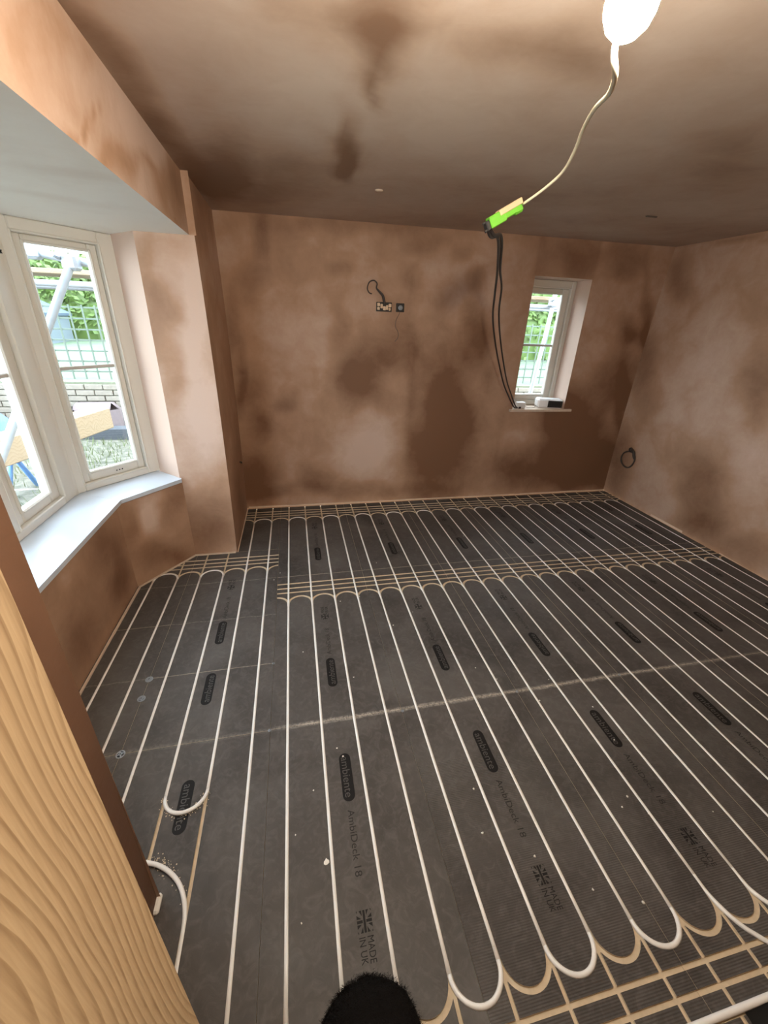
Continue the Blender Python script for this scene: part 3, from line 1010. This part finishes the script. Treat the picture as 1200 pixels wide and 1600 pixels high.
# ------------------------------------------------------------------ small window
win2 = sempty('window_2', (2.5, 3.9, .925), 'small white casement window in the back wall')
Mw = frame_M((WX0, 3.90, 0), (1, 0, 0), (0, -1, 0), (0, 0, 1))
LW = WX1 - WX0
mb = MB()
bars(mb, .0, LW, WZ0 + .001, WZ1 - .001, .045, .045, .045, .062, -.06, .0, Mw)
bars(mb, .038, LW - .038, WZ0 + .04, WZ1 - .056, .012, .012, .012, .012, -.03, .008, Mw, bev=.005)
mb.build('window_frame', M_UPVC, win2)
sash(win2, Mw, .046, LW - .046, .06, .074, z0=.972, z1=2.005, wb=.060, wt=.052, bar_z=1.503)
mb = MB().prism([(2.176, 3.662), (2.856, 3.662), (2.856, 3.6885), (WX1 - .001, 3.6885), (WX1 - .001, 3.955), (WX0 + .001, 3.955), (WX0 + .001, 3.6885), (2.176, 3.6885)], .902, .925)
mb.build('sill_board', M_EDGE, win2)

# ------------------------------------------------------------------ the lit bulb, its flex and the connector
BX = Vector((.517, .60, 2.0005))
lamp = thing('pendant_lamp', 'glowing bare light bulb hung below the ceiling near the doorway', 'lamp', (BX.x, BX.y, zc(BX.x, BX.y)))
prof = [(.006, -.031), (.014, -.028), (.023, -.020), (.028, -.009), (.0295, .0), (.028, .011), (.024, .026), (.018, .042), (.015, .058)]
MB().lathe(prof, 28, M=Matrix.Translation(BX)).build('bulb', M_BULB, lamp, smooth=True)
MB().lathe([(.014, .058), (.020, .060), (.021, .085), (.017, .108), (.006, .118)], 20, M=Matrix.Translation(BX)).build('lamp_holder', M_WHITE, lamp, smooth=True, angle=.6)
ztop = zc(BX.x, BX.y)
MB().tube([(BX.x, BX.y, BX.z + .117), (BX.x + .002, BX.y, ztop - .02)], .0032, 8).build('pendant_cord', M_FLEX, lamp, smooth=True)
MB().lathe([(.034, -.026), (.042, -.018), (.044, -.001)], 24, M=Matrix.Translation((BX.x, BX.y, ztop))).build('ceiling_rose', M_WHITE, lamp, smooth=True, angle=.6)
fl = [(BX.x + .0175, BX.y + .017, BX.z + .072), (BX.x + .022, BX.y + .040, BX.z + .045), (.530, .634, 1.998), (.535, .642, 1.979), (0.556, 0.664, 1.974), (0.582, 0.70, 1.980), (0.63, 0.78, 2.000), (0.687, 0.90, 2.030), (0.746, 1.02, 2.045), (0.803, 1.13, 2.046), (0.852, 1.25, 2.041), (0.872, 1.37, 2.033), (0.873, 1.49, 2.021)]
o = MB().tube(fl, .0040, 8, sub=6).build('light_flex', M_FLEX, smooth=True)
tag(o, 'cream flex curving from the glowing bulb to the green connector', 'cable')
a, b = Vector((.756, 1.5, 1.956)), Vector((.876, 1.5, 2.024))
u = (b - a).normalized()
v = Vector((0, 1, 0))
wv = u.cross(v)
if wv.z < 0:
    wv = -wv
con = thing('cable_connector', 'lime green cable connector box hanging on the cables near the ceiling', 'connector', tuple(a))
Mc = frame_M(a, u, v, wv)
Lc = (b - a).length
MB().box((.012, -.016, -.018), (Lc * .50, .016, .016), M=Mc, bev=.003).box((Lc * .46, -.014, -.014), (Lc * .80, .014, .017), M=Mc, bev=.003).box((Lc * .72, -.013, -.019), (Lc * .97, .013, .012), M=Mc, bev=.006).build('housing', M_GREEN, con)
MB().box((Lc * .36, -.0175, .002), (Lc * .97, .0145, .0190), M=Mc, bev=.002).build('buff_cover', M_LABEL, con)
MB().box((-.002, -.014, -.019), (.0125, .014, .010), M=Mc, bev=.003).tube([Mc @ Vector((.004, -.006, .006)), Mc @ Vector((-.010, -.006, .008))], .004, 8).tube([Mc @ Vector((.004, -.006, -.014)), Mc @ Vector((-.010, -.006, -.016))], .004, 8).build('socket_end', M_BLACK, con)
dk = [(.770, 1.512, 1.953), (0.80, 1.56, 1.945), (.838, 1.62, 1.948), (0.92, 1.75, 1.972), (1.024, 1.95, 1.964), (1.151, 2.2, 1.907), (1.272, 2.45, 1.824), (1.398, 2.7, 1.714), (1.556, 2.95, 1.574), (1.739, 3.2, 1.402), (1.932, 3.42, 1.198), (2.094, 3.57, 1.051), (2.200, 3.652, .955), (2.262, 3.70, .9340)]
pcab = thing('power_cable', 'pair of dark cables sagging from the green connector to the small window sill', 'cable', (.770, 1.512, 1.953))
for off in (0.0, 1.0):
    pts = []
    for i, q in enumerate(dk):
        f = i / (len(dk) - 1)
        k = math.sin(math.pi * f) * off
        pts.append((q[0] + .009 * off + .030 * k * (1 if f > .45 else .25), q[1] + .004 * off, q[2] + .004 * off + .030 * k * (1 if f > .45 else .2) if 0 < i < len(dk) - 1 else q[2]))
    MB().tube(pts, .0062, 8, sub=5).build('cable_strand', M_CABLE, pcab, smooth=True)

# ------------------------------------------------------------------ things on the small sill
o = thing('power_adapter', 'small white power adapter on the window sill where the dark cables end', 'adapter', (2.315, 3.735, .9252))
MB().box((2.270, 3.705, .9252), (2.362, 3.765, .985), bev=.006).build('body', M_WHITE, o)
MB().box((2.285, 3.700, .9256), (2.310, 3.706, .945), bev=.002).build('cable_gland', M_BLACK, o)
Ms = Matrix.Translation((2.665, 3.775, .9252)) @ Matrix.Rotation(math.radians(-16), 4, 'Z')
o = thing('white_radio', 'white plastic box with a black front panel on the small window sill', 'device', (2.665, 3.775, .9252))
MB().box((-.135, -.066, 0), (.115, .066, .088), M=Ms, bev=.014).build('body', M_WHITE, o)
MB().box((-.035, -.070, .010), (.108, -.0655, .076), M=Ms, bev=.002).build('front_panel', M_BLACK, o)
o = MB().tube([(2.362, 3.74, .940), (2.42, 3.735, .930), (2.48, 3.745, .930), (2.53, 3.79, .945)], .0025, 6, sub=4).build('thin_lead', M_CABLE, smooth=True)
tag(o, 'thin dark lead between the white adapter and the white box on the sill', 'cable')

# ------------------------------------------------------------------ wall boxes and cables
bx = thing('socket_box', 'double wall socket box stuffed with cream wire connectors', 'socket', (.88, YB, 1.77))
MB().box((.815, 3.682, 1.735), (.946, 3.694, 1.805), bev=.002).build('back_box', M_BLACK, bx)
for i, (cx, cz, w_, h_) in enumerate(((.832, 1.786, .024, .026), (.832, 1.757, .022, .022), (.858, 1.775, .020, .034), (.882, 1.760, .024, .030), (.905, 1.766, .018, .036), (.928, 1.782, .024, .026), (.926, 1.754, .016, .022))):
    MB().box((cx - w_ / 2, 3.668, cz - h_ / 2), (cx + w_ / 2, 3.683, cz + h_ / 2), bev=.004).build('wire_connector', M_CREAM, bx)
lp = [(0.885, 3.676, 1.790), (0.874, 3.66, 1.812), (0.861, 3.655, 1.851), (0.828, 3.65, 1.881), (0.806, 3.65, 1.903), (0.811, 3.655, 1.935), (0.784, 3.66, 1.956), (0.748, 3.66, 1.941), (0.733, 3.66, 1.899), (0.749, 3.665, 1.868), (0.772, 3.668, 1.861)]
o = MB().tube(lp, [.012, .011, .010, .008, .006, .005, .0045, .0045, .0045, .0045, .004], 8, sub=5).build('cable_loop', M_CABLE, smooth=True)
tag(o, 'dark cable looping up out of the double socket box', 'cable')
bx = thing('socket_box', 'single black wall box with a round metal cable end', 'socket', (1.02, YB, 1.77))
MB().box((.984, 3.682, 1.737), (1.054, 3.694, 1.803), bev=.003).build('back_box', M_BLACK, bx)
MB().lathe([(.019, .0), (.019, .010), (.012, .013), (.008, .022)], 16, M=frame_M((1.020, 3.683, 1.769), (1, 0, 0), (0, 0, 1), (0, -1, 0))).build('cable_end', M_STEEL, bx, smooth=True, angle=.6)
o = MB().tube([(1.02, 3.683, 1.740), (1.010, 3.678, 1.72), (0.990, 3.684, 1.676), (0.985, 3.684, 1.626), (1.012, 3.684, 1.580), (1.010, 3.684, 1.537), (0.985, 3.683, 1.508)], .0022, 6, sub=5).build('hanging_wire', M_CABLE_GREY, smooth=True)
tag(o, 'thin wire dangling below the single black wall box', 'cable')
co = thing('coiled_cable', 'dark coiled cable tied at a hole low in the plaster wall opposite the bay', 'cable', (3.53, 3.45, .46))
ring = []
for i in range(40):
    a_ = 2 * math.pi * i / 20
    r_ = .088 + .004 * math.sin(i)
    ring.append((3.508 + .006 * math.sin(i * .31), 3.455 + r_ * math.cos(a_), .445 + r_ * .95 * math.sin(a_)))
MB().tube(ring, .0065, 8, sub=2).build('coil', M_CABLE, co, smooth=True)
MB().tube([(3.517, 3.46, .545), (3.500, 3.43, .552), (3.496, 3.395, .535), (3.50, 3.385, .50), (3.506, 3.375, .47)], [.012, .016, .014, .012, .008], 8, sub=4).build('tail', M_CABLE, co, smooth=True)
MB().lathe([(.024, .0), (.022, .012), (.010, .016)], 14, M=frame_M((3.521, 3.462, .545), (0, 1, 0), (0, 0, 1), (-1, 0, 0))).build('wall_grommet', M_BLACK, co, smooth=True, angle=.6)
o = MB().tube([(-.383, 3.50, .520), (-.372, 3.495, .522), (-.366, 3.49, .512)], .007, 8, sub=3).build('cable_stub', M_CABLE, smooth=True)
tag(o, 'short dark cable stub poking from the pier beside the bay', 'cable')
zq = zc(.655, 2.86)
o = MB().lathe([(.010, -.008), (.022, -.005), (.024, .001)], 12, M=Matrix.Translation((.655, 2.86, zq))).build('ceiling_plug', M_EDGE, smooth=True)
tag(o, 'small pale plug stuck in the ceiling close to the back wall', 'plug')
o = MB().box((2.45, 2.815, zc(2.48, 2.83) - .006), (2.53, 2.832, zc(2.48, 2.83) + .002), bev=.002).build('ceiling_nick', M_CABLE_GREY)
tag(o, 'small dark sliver on the ceiling above the small window', 'scrap')

# ------------------------------------------------------------------ fixings, crumbs and scraps on the floor
def fixing(x, y, r, label, group=None):
    t = thing('fixing_washer', label, 'washer', (x, y, 0), group)
    M = Matrix.Translation((x, y, 0))
    mb = MB().lathe([(r, .0003), (r, .0016), (r * .80, .0022), (r * .72, .0012), (r * .72, .0003)], 18, M=M)
    if r > .01:
        for k in range(4):
            mb.box((r * .36, -r * .12, .0004), (r * .80, r * .12, .0026), M=M @ Matrix.Rotation(.4 + k * math.pi / 2, 4, 'Z'))
    mb.build('washer', M_STEEL, t, smooth=True, angle=.5)
    mb = MB().lathe([(r * .40, .0006), (r * .38, .0034), (r * .14, .0040)], 10, M=M)
    mb.build('screw_head', M_STEEL, t, smooth=True, angle=.5)
    if r > .01:
        MB().box((-r * .25, -r * .05, .0039), (r * .25, r * .05, .0044), M=M).box((-r * .05, -r * .25, .0039), (r * .05, r * .25, .0044), M=M).build('cross_slot', M_BLACK, t)

fixing(-.676, 1.661, .018, 'shiny fixing washer on the bay seam, farthest of the three')
fixing(-.677, 1.545, .018, 'shiny fixing washer on the bay seam, middle one of the three')
fixing(-.674, 1.268, .018, 'dull fixing washer on the bay seam, nearest of the three')
for x, y, lab in ((-.075, 1.663, 'tiny fixing screw on the pier side seam beyond the dusty joint'), (-.078, 1.270, 'tiny fixing screw at the bay end of the dusty joint'), (.528, 1.262, 'tiny fixing screw where the dusty joint meets the second seam'),
                  (1.125, 1.268, 'tiny fixing screw where the dusty joint meets the third seam'), (1.726, 1.272, 'tiny fixing screw where the dusty joint meets the fourth seam')):
    fixing(x, y, .007, lab)


def crumb(name, x, y, s, flat=.5):
    n = 9
    mb = MB()
    ph_ = random.random() * 6
    rs = [s * random.uniform(.55, 1.15) for _ in range(n)]
    p0 = [(x + rs[i] * math.cos(ph_ + i * 2 * math.pi / n), y + rs[i] * math.sin(ph_ + i * 2 * math.pi / n)) for i in range(n)]
    vs = [(a, b, .0004) for a, b in p0] + [(x + (a - x) * .6, y + (b - y) * .6, s * flat) for a, b in p0]
    fs = [tuple(range(n))[::-1], tuple(range(n, 2 * n))] + [(i, (i + 1) % n, n + (i + 1) % n, n + i) for i in range(n)]
    mb.add(vs, fs)
    return mb.build(name, M_CRUMB)


tag(crumb('plaster_splash', .131, .741, .011, .15), 'white plaster splash against a pipe in front of the doorway', 'crumb')
crs = [(.207, 1.135), (.228, 1.095), (.72, .87), (1.045, .60), (.98, .50), (1.26, .70), (1.345, .66), (1.31, .73), (.10, .98), (1.60, .62), (.60, .44), (.69, .72), (1.06, 1.36), (1.21, 1.20),
       (.98, 1.45), (.33, 1.50), (.08, 1.72), (.33, 2.13), (.46, 2.16), (-.30, 1.05), (1.12, .44), (.045, .60), (.03, .84), (1.45, 1.12), (1.43, .95), (.77, 1.95), (.62, 1.85), (1.33, 1.31), (2.2, 2.2), (.65, 2.55), (1.48, 2.86), (.90, .72), (.84, .62), (-.06, 2.52), (-.10, 2.44), (1.05, .70)]
for i, (x, y) in enumerate(crs):
    o = crumb('plaster_crumb', x, y, random.uniform(.0025, .0055))
    tag(o, 'tiny white plaster crumb lying on the dark floor boards', 'crumb', 'plaster crumbs on the floor')
o = MB().box((-.402, .700, .0005), (-.378, .752, .020), bev=.006).build('foam_scrap', M_CRUMB)
tag(o, 'white foam scrap on the floor beside the pine door lining', 'scrap')
db = MB()
for i in range(240):
    a_ = random.uniform(math.pi, 2 * math.pi)
    r_ = .075 + random.gauss(0, .010)
    x, y, s = -.375 + r_ * math.cos(a_), 1.055 + r_ * math.sin(a_), random.uniform(.0006, .0018)
    if i >= 120:
        t_ = random.random()
        x, y = -.46 + .15 * t_ + random.gauss(0, .008), .85 - .13 * t_ ** 2.2 + random.gauss(0, .012)
    db.box((x - s, y - s, .0003), (x + s, y + s, .0004 + s), M=None)
o = db.build('router_shavings', M_GROOVE, floor)
o['kind'] = 'stuff'
o['label'] = 'pale shavings along the pipe bends'

# ------------------------------------------------------------------ black boots and black sack at the picture's foot
def boot(x, y, ang, label):
    t = thing('boot', label, 'boot', (x, y, 0))
    M = Matrix.Translation((x, y, 0)) @ Matrix.Rotation(ang, 4, 'Z') @ Matrix.Diagonal((1.1, 1, 1, 1))
    secs = [(.004, .020, .030), (.0, .040, .050), (-.010, .060, .068), (-.028, .084, .090), (-.055, .106, .110), (-.09, .116, .128), (-.14, .120, .150), (-.19, .108, .18), (-.25, .098, .215), (-.32, .094, .235), (-.40, .088, .235), (-.43, .062, .22)]
    seg, fine = 22, []
    for (a_, b_) in zip(secs[:-1], secs[1:]):
        for s_ in range(5):
            f = s_ / 5
            fine.append(tuple(p_ * (1 - f) + q_ * f for p_, q_ in zip(a_, b_)))
    fine.append(secs[-1])
    vs, fs = [], []
    for (yy, hw_, hh) in fine:
        for k in range(seg):
            a_ = math.pi * k / (seg - 1)
            c_, s_ = math.cos(a_), max(0.0, math.sin(a_))
            q = Vector((hw_ * (abs(c_) ** .8) * (1 if c_ >= 0 else -1), yy, .028 + hh * s_ ** .75))
            q += q.normalized() * .004 * noise.noise(q * 70)
            q.z = max(q.z, .028)
            vs.append(M @ q)
    n = len(fine)
    for i in range(n - 1):
        for k in range(seg - 1):
            fs.append((i * seg + k, i * seg + k + 1, (i + 1) * seg + k + 1, (i + 1) * seg + k))
        fs.append((i * seg, (i + 1) * seg, (i + 1) * seg + seg - 1, i * seg + seg - 1))
    fs += [tuple(range(seg)), tuple((n - 1) * seg + k for k in range(seg))[::-1]]
    mb_ = MB()
    mb_.add(vs, fs)
    up_ = mb_.build('upper', M_FELT, t, smooth=True, angle=1.0)
    mb_ = MB()
    for _ in range(9000):
        i, k = random.randrange(0, n - 8), random.randrange(0, seg)
        q = vs[i * seg + k] + Vector((random.gauss(0, .004), random.gauss(0, .004), random.gauss(0, .003)))
        cpt = M @ Vector((0, fine[i][0] - .03, .05))
        d_ = ((q - cpt).normalized() + Vector((random.gauss(0, .5), random.gauss(0, .5), random.gauss(0, .5)))).normalized() * random.uniform(.003, .009)
        p_ = d_.orthogonal().normalized() * .0006
        mb_.add([q - p_, q + p_, q + d_], [(0, 1, 2)])
    fz = mb_.build('fuzz', M_FELT, t)
    fz['kind'] = 'stuff'
    ol = [(s_[1] + .006, s_[0] + .005) for s_ in secs] + [(-s_[1] - .006, s_[0] + .005) for s_ in secs[::-1]]
    MB().prism([(M @ Vector((hx, yy, 0)))[:2] for hx, yy in ol], .0068, .031).build('sole', M_RUBBER, t)
    sh = [(.092, .20), (.090, .30), (.092, .42), (.094, .50), (.086, .50), (.080, .30)]
    mb_ = MB()
    mb_.lathe(sh, 20, M=M @ Matrix.Translation((0, -.34, 0)))
    mb_.build('shaft', M_FELT, t, smooth=True, angle=.8)


boot(.186, .428, math.radians(10), 'big black fuzzy boot toe at the bottom edge of the picture')
mb = MB()
n_, m_ = 20, 10
for i in range(n_):
    for j in range(m_):
        x = 1.215 + .62 * i / (n_ - 1)
        y = .108 + .085 * j / (m_ - 1) + .018 * i / (n_ - 1) * j / (m_ - 1)
        e = max(0, math.sin(math.pi * i / (n_ - 1))) ** .35 * max(0, math.sin(math.pi * (j + .0) / (m_ - 1))) ** .5
        z = .001 + .035 * min(1, i / 4) * e * (1 + .5 * noise.noise(Vector((x * 22, y * 22, 0))))
        mb.v.append((x, y, max(z, .001)))
for i in range(n_ - 1):
    for j in range(m_ - 1):
        mb.f.append((i * m_ + j, (i + 1) * m_ + j, (i + 1) * m_ + j + 1, i * m_ + j + 1)); mb.mi.append(0)
o = mb.build('rubble_sack', M_SACK, smooth=True)
tag(o, 'crumpled black plastic sack on the floor at the picture corner past the loose pipe', 'sack')

# ------------------------------------------------------------------ outside: ground, garden wall, trellis, hedge, scaffold
GZ, LZ = .15, .78
mb = MB()
for (x0, x1, y0, y1) in ((-9, 9, 4.0, 6.32), (-9, -1.42, -3, 4.0)):
    us_, vs_ = lin(x0, x1, .35), lin(y0, y1, .3)
    vv = [(x, y, GZ + .03 * noise.noise(Vector((x * 2, y * 2, 0)))) for x in us_ for y in vs_]
    nv = len(vs_)
    mb.add(vv, [(i * nv + j, (i + 1) * nv + j, (i + 1) * nv + j + 1, i * nv + j + 1) for i in range(len(us_) - 1) for j in range(nv - 1)])
ground = struct(mb.build('ground', M_SOIL, smooth=True), 'stony soil outside the windows')
mb = MB()
us_, vs_ = lin(-24, 24, 1.0), lin(6.42, 26, .8)
nv = len(vs_)
mb.add([(x, y, LZ + .02 * (y - 6.4) + .06 * noise.noise(Vector((x * .5, y * .5, 3)))) for x in us_ for y in vs_],
       [(i * nv + j, (i + 1) * nv + j, (i + 1) * nv + j + 1, i * nv + j + 1) for i in range(len(us_) - 1) for j in range(nv - 1)])
struct(mb.build('lawn', M_LAWN, smooth=True), 'bright lawn beyond the garden wall')

gw = sempty('wall_garden', (0, 6.3, GZ), 'low mossy brick garden wall outside')
MB().box((-9, 6.335, GZ - .1), (9, 6.43, LZ - .0)).build('mortar_bed', M_MORTAR, gw)
bricks = []
mbk = MB().box((-.1065, 0, 0), (.1065, .06, .064), bev=.005)
bo = mbk.build('brick', M_BRICK, gw)
bme = bo.data
first = True
for (xa, xb) in ((-4.9, -1.3), (3.3, 6.2)):
    for r_ in range(8):
        zz = GZ + .01 + r_ * .075
        x = xa + (.1125 if r_ % 2 else 0)
        while x < xb:
            if first:
                q, first = bo, False
            else:
                q = bpy.data.objects.new('brick', bme)
                COL.objects.link(q)
                q.parent = gw
                q.matrix_parent_inverse = Matrix.Translation(-Vector(gw.location))
            q.location = (x, 6.305 + random.uniform(-.006, .006), zz)
            q.rotation_euler = (0, 0, random.uniform(-.02, .02))
            x += .225
for (xa, xb) in ((-9, -5.05), (-1.15, 3.15), (6.3, 9)):
    mb = MB()
    for r_ in range(8):
        zz = GZ + .01 + r_ * .075
        x = xa + (.1125 if r_ % 2 else 0)
        while x < xb:
            mb.box((x - .1065, 6.305, zz), (x + .1065, 6.37, zz + .064))
            x += .225
    o = mb.build('brickwork', M_BRICK, gw)
    o['kind'] = 'stuff'


def trellis(x0, x1, label):
    t = thing('trellis_panel', label, 'trellis', ((x0 + x1) / 2, 6.47, LZ))
    n = int(round((x1 - x0) / .15))
    mv = None
    for i in range(n + 1):
        o_ = MB().box((x0 + i * .15 - .010, 6.462, LZ + .02), (x0 + i * .15 + .010, 6.472, 1.71), bev=.002).build('slat', M_TRELLIS, t)
    for j in range(7):
        z = .90 + j * .13
        MB().box((x0 - .01, 6.473, z - .010), (x1 + .01, 6.483, z + .010), bev=.002).build('cross_slat', M_TRELLIS, t)
    for x in (x0 - .04, x1 + .04):
        MB().box((x - .03, 6.455, LZ - .02), (x + .03, 6.515, 1.78), bev=.004).build('post', M_TRELLIS, t)


trellis(-4.9, -1.3, 'pale green trellis panel seen through the bay window')
trellis(3.3, 6.0, 'pale green trellis panel seen through the small window')


def hedge(x0, x1, y0, y1, z0, z1, label, n):
    t = thing('hedge', label, 'hedge', ((x0 + x1) / 2, (y0 + y1) / 2, z0))
    mb = MB()
    us_, vs_ = lin(x0, x1, .4), lin(0, math.pi, .25)
    nv = len(vs_)
    vv = []
    for x in us_:
        for a_ in vs_:
            q = Vector((x, (y0 + y1) / 2 - math.cos(a_) * (y1 - y0) / 2 * .9, z0 + math.sin(a_) ** .6 * (z1 - z0) * .93))
            q += Vector((0, 1, 1)) * .25 * noise.noise(q * 1.3)
            vv.append(q)
    mb.add(vv, [(i * nv + j, (i + 1) * nv + j, (i + 1) * nv + j + 1, i * nv + j + 1) for i in range(len(us_) - 1) for j in range(nv - 1)])
    mb.build('core', M_LEAF, t)
    mb = MB()
    for _ in range(n):
        x = random.uniform(x0, x1)
        a_ = random.uniform(0.0, 2.4)
        q = Vector((x, (y0 + y1) / 2 - math.cos(a_) * (y1 - y0) / 2, z0 + math.sin(a_) ** .6 * (z1 - z0) * random.uniform(.9, 1.06)))
        u_ = Vector((random.gauss(0, 1), random.gauss(0, 1), random.gauss(0, 1))).normalized() * random.uniform(.06, .13)
        v_ = u_.orthogonal().normalized() * random.uniform(.04, .08)
        mb.add([q - u_, q + v_, q + u_, q - v_], [(0, 1, 2, 3)])
    o_ = mb.build('foliage', M_LEAF, t)
    o_['kind'] = 'stuff'


hedge(-13, -2.0, 13.5, 15.5, LZ + .1, 2.9, 'bright green hedge beyond the lawn seen through the bay window', 5000)
hedge(4.0, 14, 10.5, 12.5, LZ + .05, 3.1, 'bright green hedge beyond the lawn seen through the small window', 4500)
sh = thing('garden_shed', 'low grey garden shed before the hedge across the lawn', 'shed', (-6.3, 12.2, LZ))
MB().box((-7.1, 11.7, LZ + .05), (-5.5, 13.0, 1.58)).build('wall', M_SHED, sh)
MB().prism([(-.0, 1.50), (.85, 1.86), (1.7, 1.50), (1.7, 1.56), (.85, 1.93), (0, 1.56)], 0, 1.5, M=frame_M((-7.15, 11.62, 0), (1, 0, 0), (0, 0, 1), (0, 1, 0))).build('roof', M_ROOF, sh)

gr = MB()
for _ in range(5200):
    x, y = random.uniform(-5.0, -1.45), random.uniform(2.2, 6.2)
    if random.random() < .25:
        x, y = random.uniform(2.5, 6.0), random.uniform(4.4, 6.2)
    h_ = random.uniform(.03, .11)
    a_ = random.uniform(0, 6.28)
    dx, dy = .006 * math.cos(a_), .006 * math.sin(a_)
    lx, ly = random.gauss(0, .03), random.gauss(0, .03)
    gr.add([(x - dx, y - dy, GZ - .02), (x + dx, y + dy, GZ - .02), (x + lx, y + ly, GZ + h_)], [(0, 1, 2)])
o = gr.build('grass_tufts', M_TUFT, ground)
o['kind'] = 'stuff'
o['label'] = 'yellow green grass tufts'

def coupler(P, par):
    MB().box((P[0] - .045, P[1] - .045, P[2] - .045), (P[0] + .045, P[1] + .045, P[2] + .045), bev=.015).tube([(P[0] - .05, P[1] - .03, P[2] + .02), (P[0] - .05, P[1] - .11, P[2] + .03)], .012, 8).build('coupler', M_STEEL, par)


def tube(par, nm, *pts):
    MB().tube(pts, .0242, 12).build(nm, M_STEEL, par, smooth=True)


t = thing('scaffold', 'galvanised tube scaffold with a sloping brace outside the bay window', 'scaffold', (-2.5, 3.9, GZ))
tube(t, 'brace', (-1.83, 2.22, GZ - .02), (-1.24, 3.34, 1.91), (-1.19, 3.43, 2.06))
coupler((-1.235, 3.35, 1.925), t)
tube(t, 'ledger', (-2.6, 3.40, 2.16), (-1.25, 3.40, 1.945), (-.80, 3.40, 1.875))
coupler((-1.46, 3.395, 1.98), t)
tube(t, 'standard', (-.80, 3.455, GZ - .02), (-.80, 3.455, 2.9))
tube(t, 'rail', (-5.2, 4.30, 1.845), (-.45, 4.30, 1.845))
tube(t, 'rail', (-5.2, 4.95, 1.845), (-.45, 4.95, 1.845))
for x in (-5.0, -.5):
    tube(t, 'standard', (x, 4.25, GZ - .02), (x, 4.25, 2.8))
    tube(t, 'standard', (x, 5.00, GZ - .02), (x, 5.00, 2.8))
for x in (-4.8, -3.2, -.7):
    tube(t, 'transom', (x, 4.2, 1.8935), (x, 5.05, 1.8935))
for y, lab in ((4.46, 'weathered scaffold plank nearest the bay window'), (4.70, 'weathered scaffold plank behind the nearest one outside the bay')):
    o = MB().box((-4.9, y - .11, 1.9185), (-.6, y + .11, 1.9565), bev=.004).build('scaffold_plank', M_PLANK)
    tag(o, lab, 'plank')
t = thing('scaffold', 'galvanised tube scaffold with a leaning tube outside the small window', 'scaffold', (3.3, 4.8, GZ))
tube(t, 'raker', (2.905, 4.75, GZ - .02), (3.028, 4.75, .95), (3.090, 4.75, 1.66), (3.115, 4.75, 2.10))
coupler((3.104, 4.75, 1.93), t)
tube(t, 'rail', (1.6, 4.82, 1.885), (5.4, 4.82, 1.885))
tube(t, 'rail', (1.6, 5.45, 1.885), (5.4, 5.45, 1.885))
for x in (1.7, 5.3):
    tube(t, 'standard', (x, 4.77, GZ - .02), (x, 4.77, 2.8))
    tube(t, 'standard', (x, 5.50, GZ - .02), (x, 5.50, 2.8))
for x in (1.9, 4.4, 5.1):
    tube(t, 'transom', (x, 4.7, 1.9335), (x, 5.55, 1.9335))
for y, lab in ((4.98, 'weathered scaffold plank nearest the small window'), (5.22, 'weathered scaffold plank behind the nearest one outside the small window')):
    o = MB().box((1.8, y - .11, 1.9585), (5.2, y + .11, 1.9965), bev=.004).build('scaffold_plank', M_PLANK)
    tag(o, lab, 'plank')

# big timber on a blue trestle, and builder's odds and ends below it
e1, e0 = Vector((-1.80, 4.80, 0)), Vector((-2.30, 2.75, 0))
u = (e1 - e0).normalized()
v = Vector((-u.y, u.x, 0))
Mb = frame_M(e0, u, v, Vector((0, 0, 1)))
o = MB().box((0, 0, .525), ((e1 - e0).length, .20, .735), M=Mb, bev=.008).build('timber_beam', M_BEAM)
tag(o, 'big sawn timber beam on a blue trestle outside the bay window', 'timber')
for sdist, lab in ((.45, 'blue steel trestle under the near end of the timber beam'), (1.15, 'blue steel trestle under the middle of the timber beam')):
    c = Mb @ Vector((sdist, .10, 0))
    t = thing('trestle', lab, 'trestle', (c.x, c.y, GZ))
    MB().box((sdist - .03, -.12, .478), (sdist + .03, .32, .524), M=Mb, bev=.004).build('top_rail', M_BLUE, t)
    for yy in (-.09, .29):
        for dx in (-.16, .16):
            MB().tube([Mb @ Vector((sdist + dx * .1, yy, .485)), Mb @ Vector((sdist + dx, yy, GZ - .01))], .020, 8).build('leg', M_BLUE, t, smooth=True)
o = MB().box((-3.4, 5.72, GZ - .01), (-1.6, 5.90, GZ + .14), bev=.01).build('dark_plank', M_SHEET)
tag(o, 'dark plank edge lying on the soil beyond the timber beam', 'plank')
o = MB().box((-2.78, 6.00, GZ - .01), (-2.2, 6.24, GZ + .40), bev=.08).build('plaster_bag', M_PINK, smooth=True)
tag(o, 'pale pink plaster bag against the garden wall beyond the timber', 'bag')
mb = MB().box((-4.3, 5.0, GZ - .01), (-3.2, 5.7, GZ + .42), bev=.12)
o = mb.build('tarpaulin_heap', M_TARP, smooth=True)
tag(o, 'heap under blue tarpaulin behind the scaffold brace', 'tarpaulin')
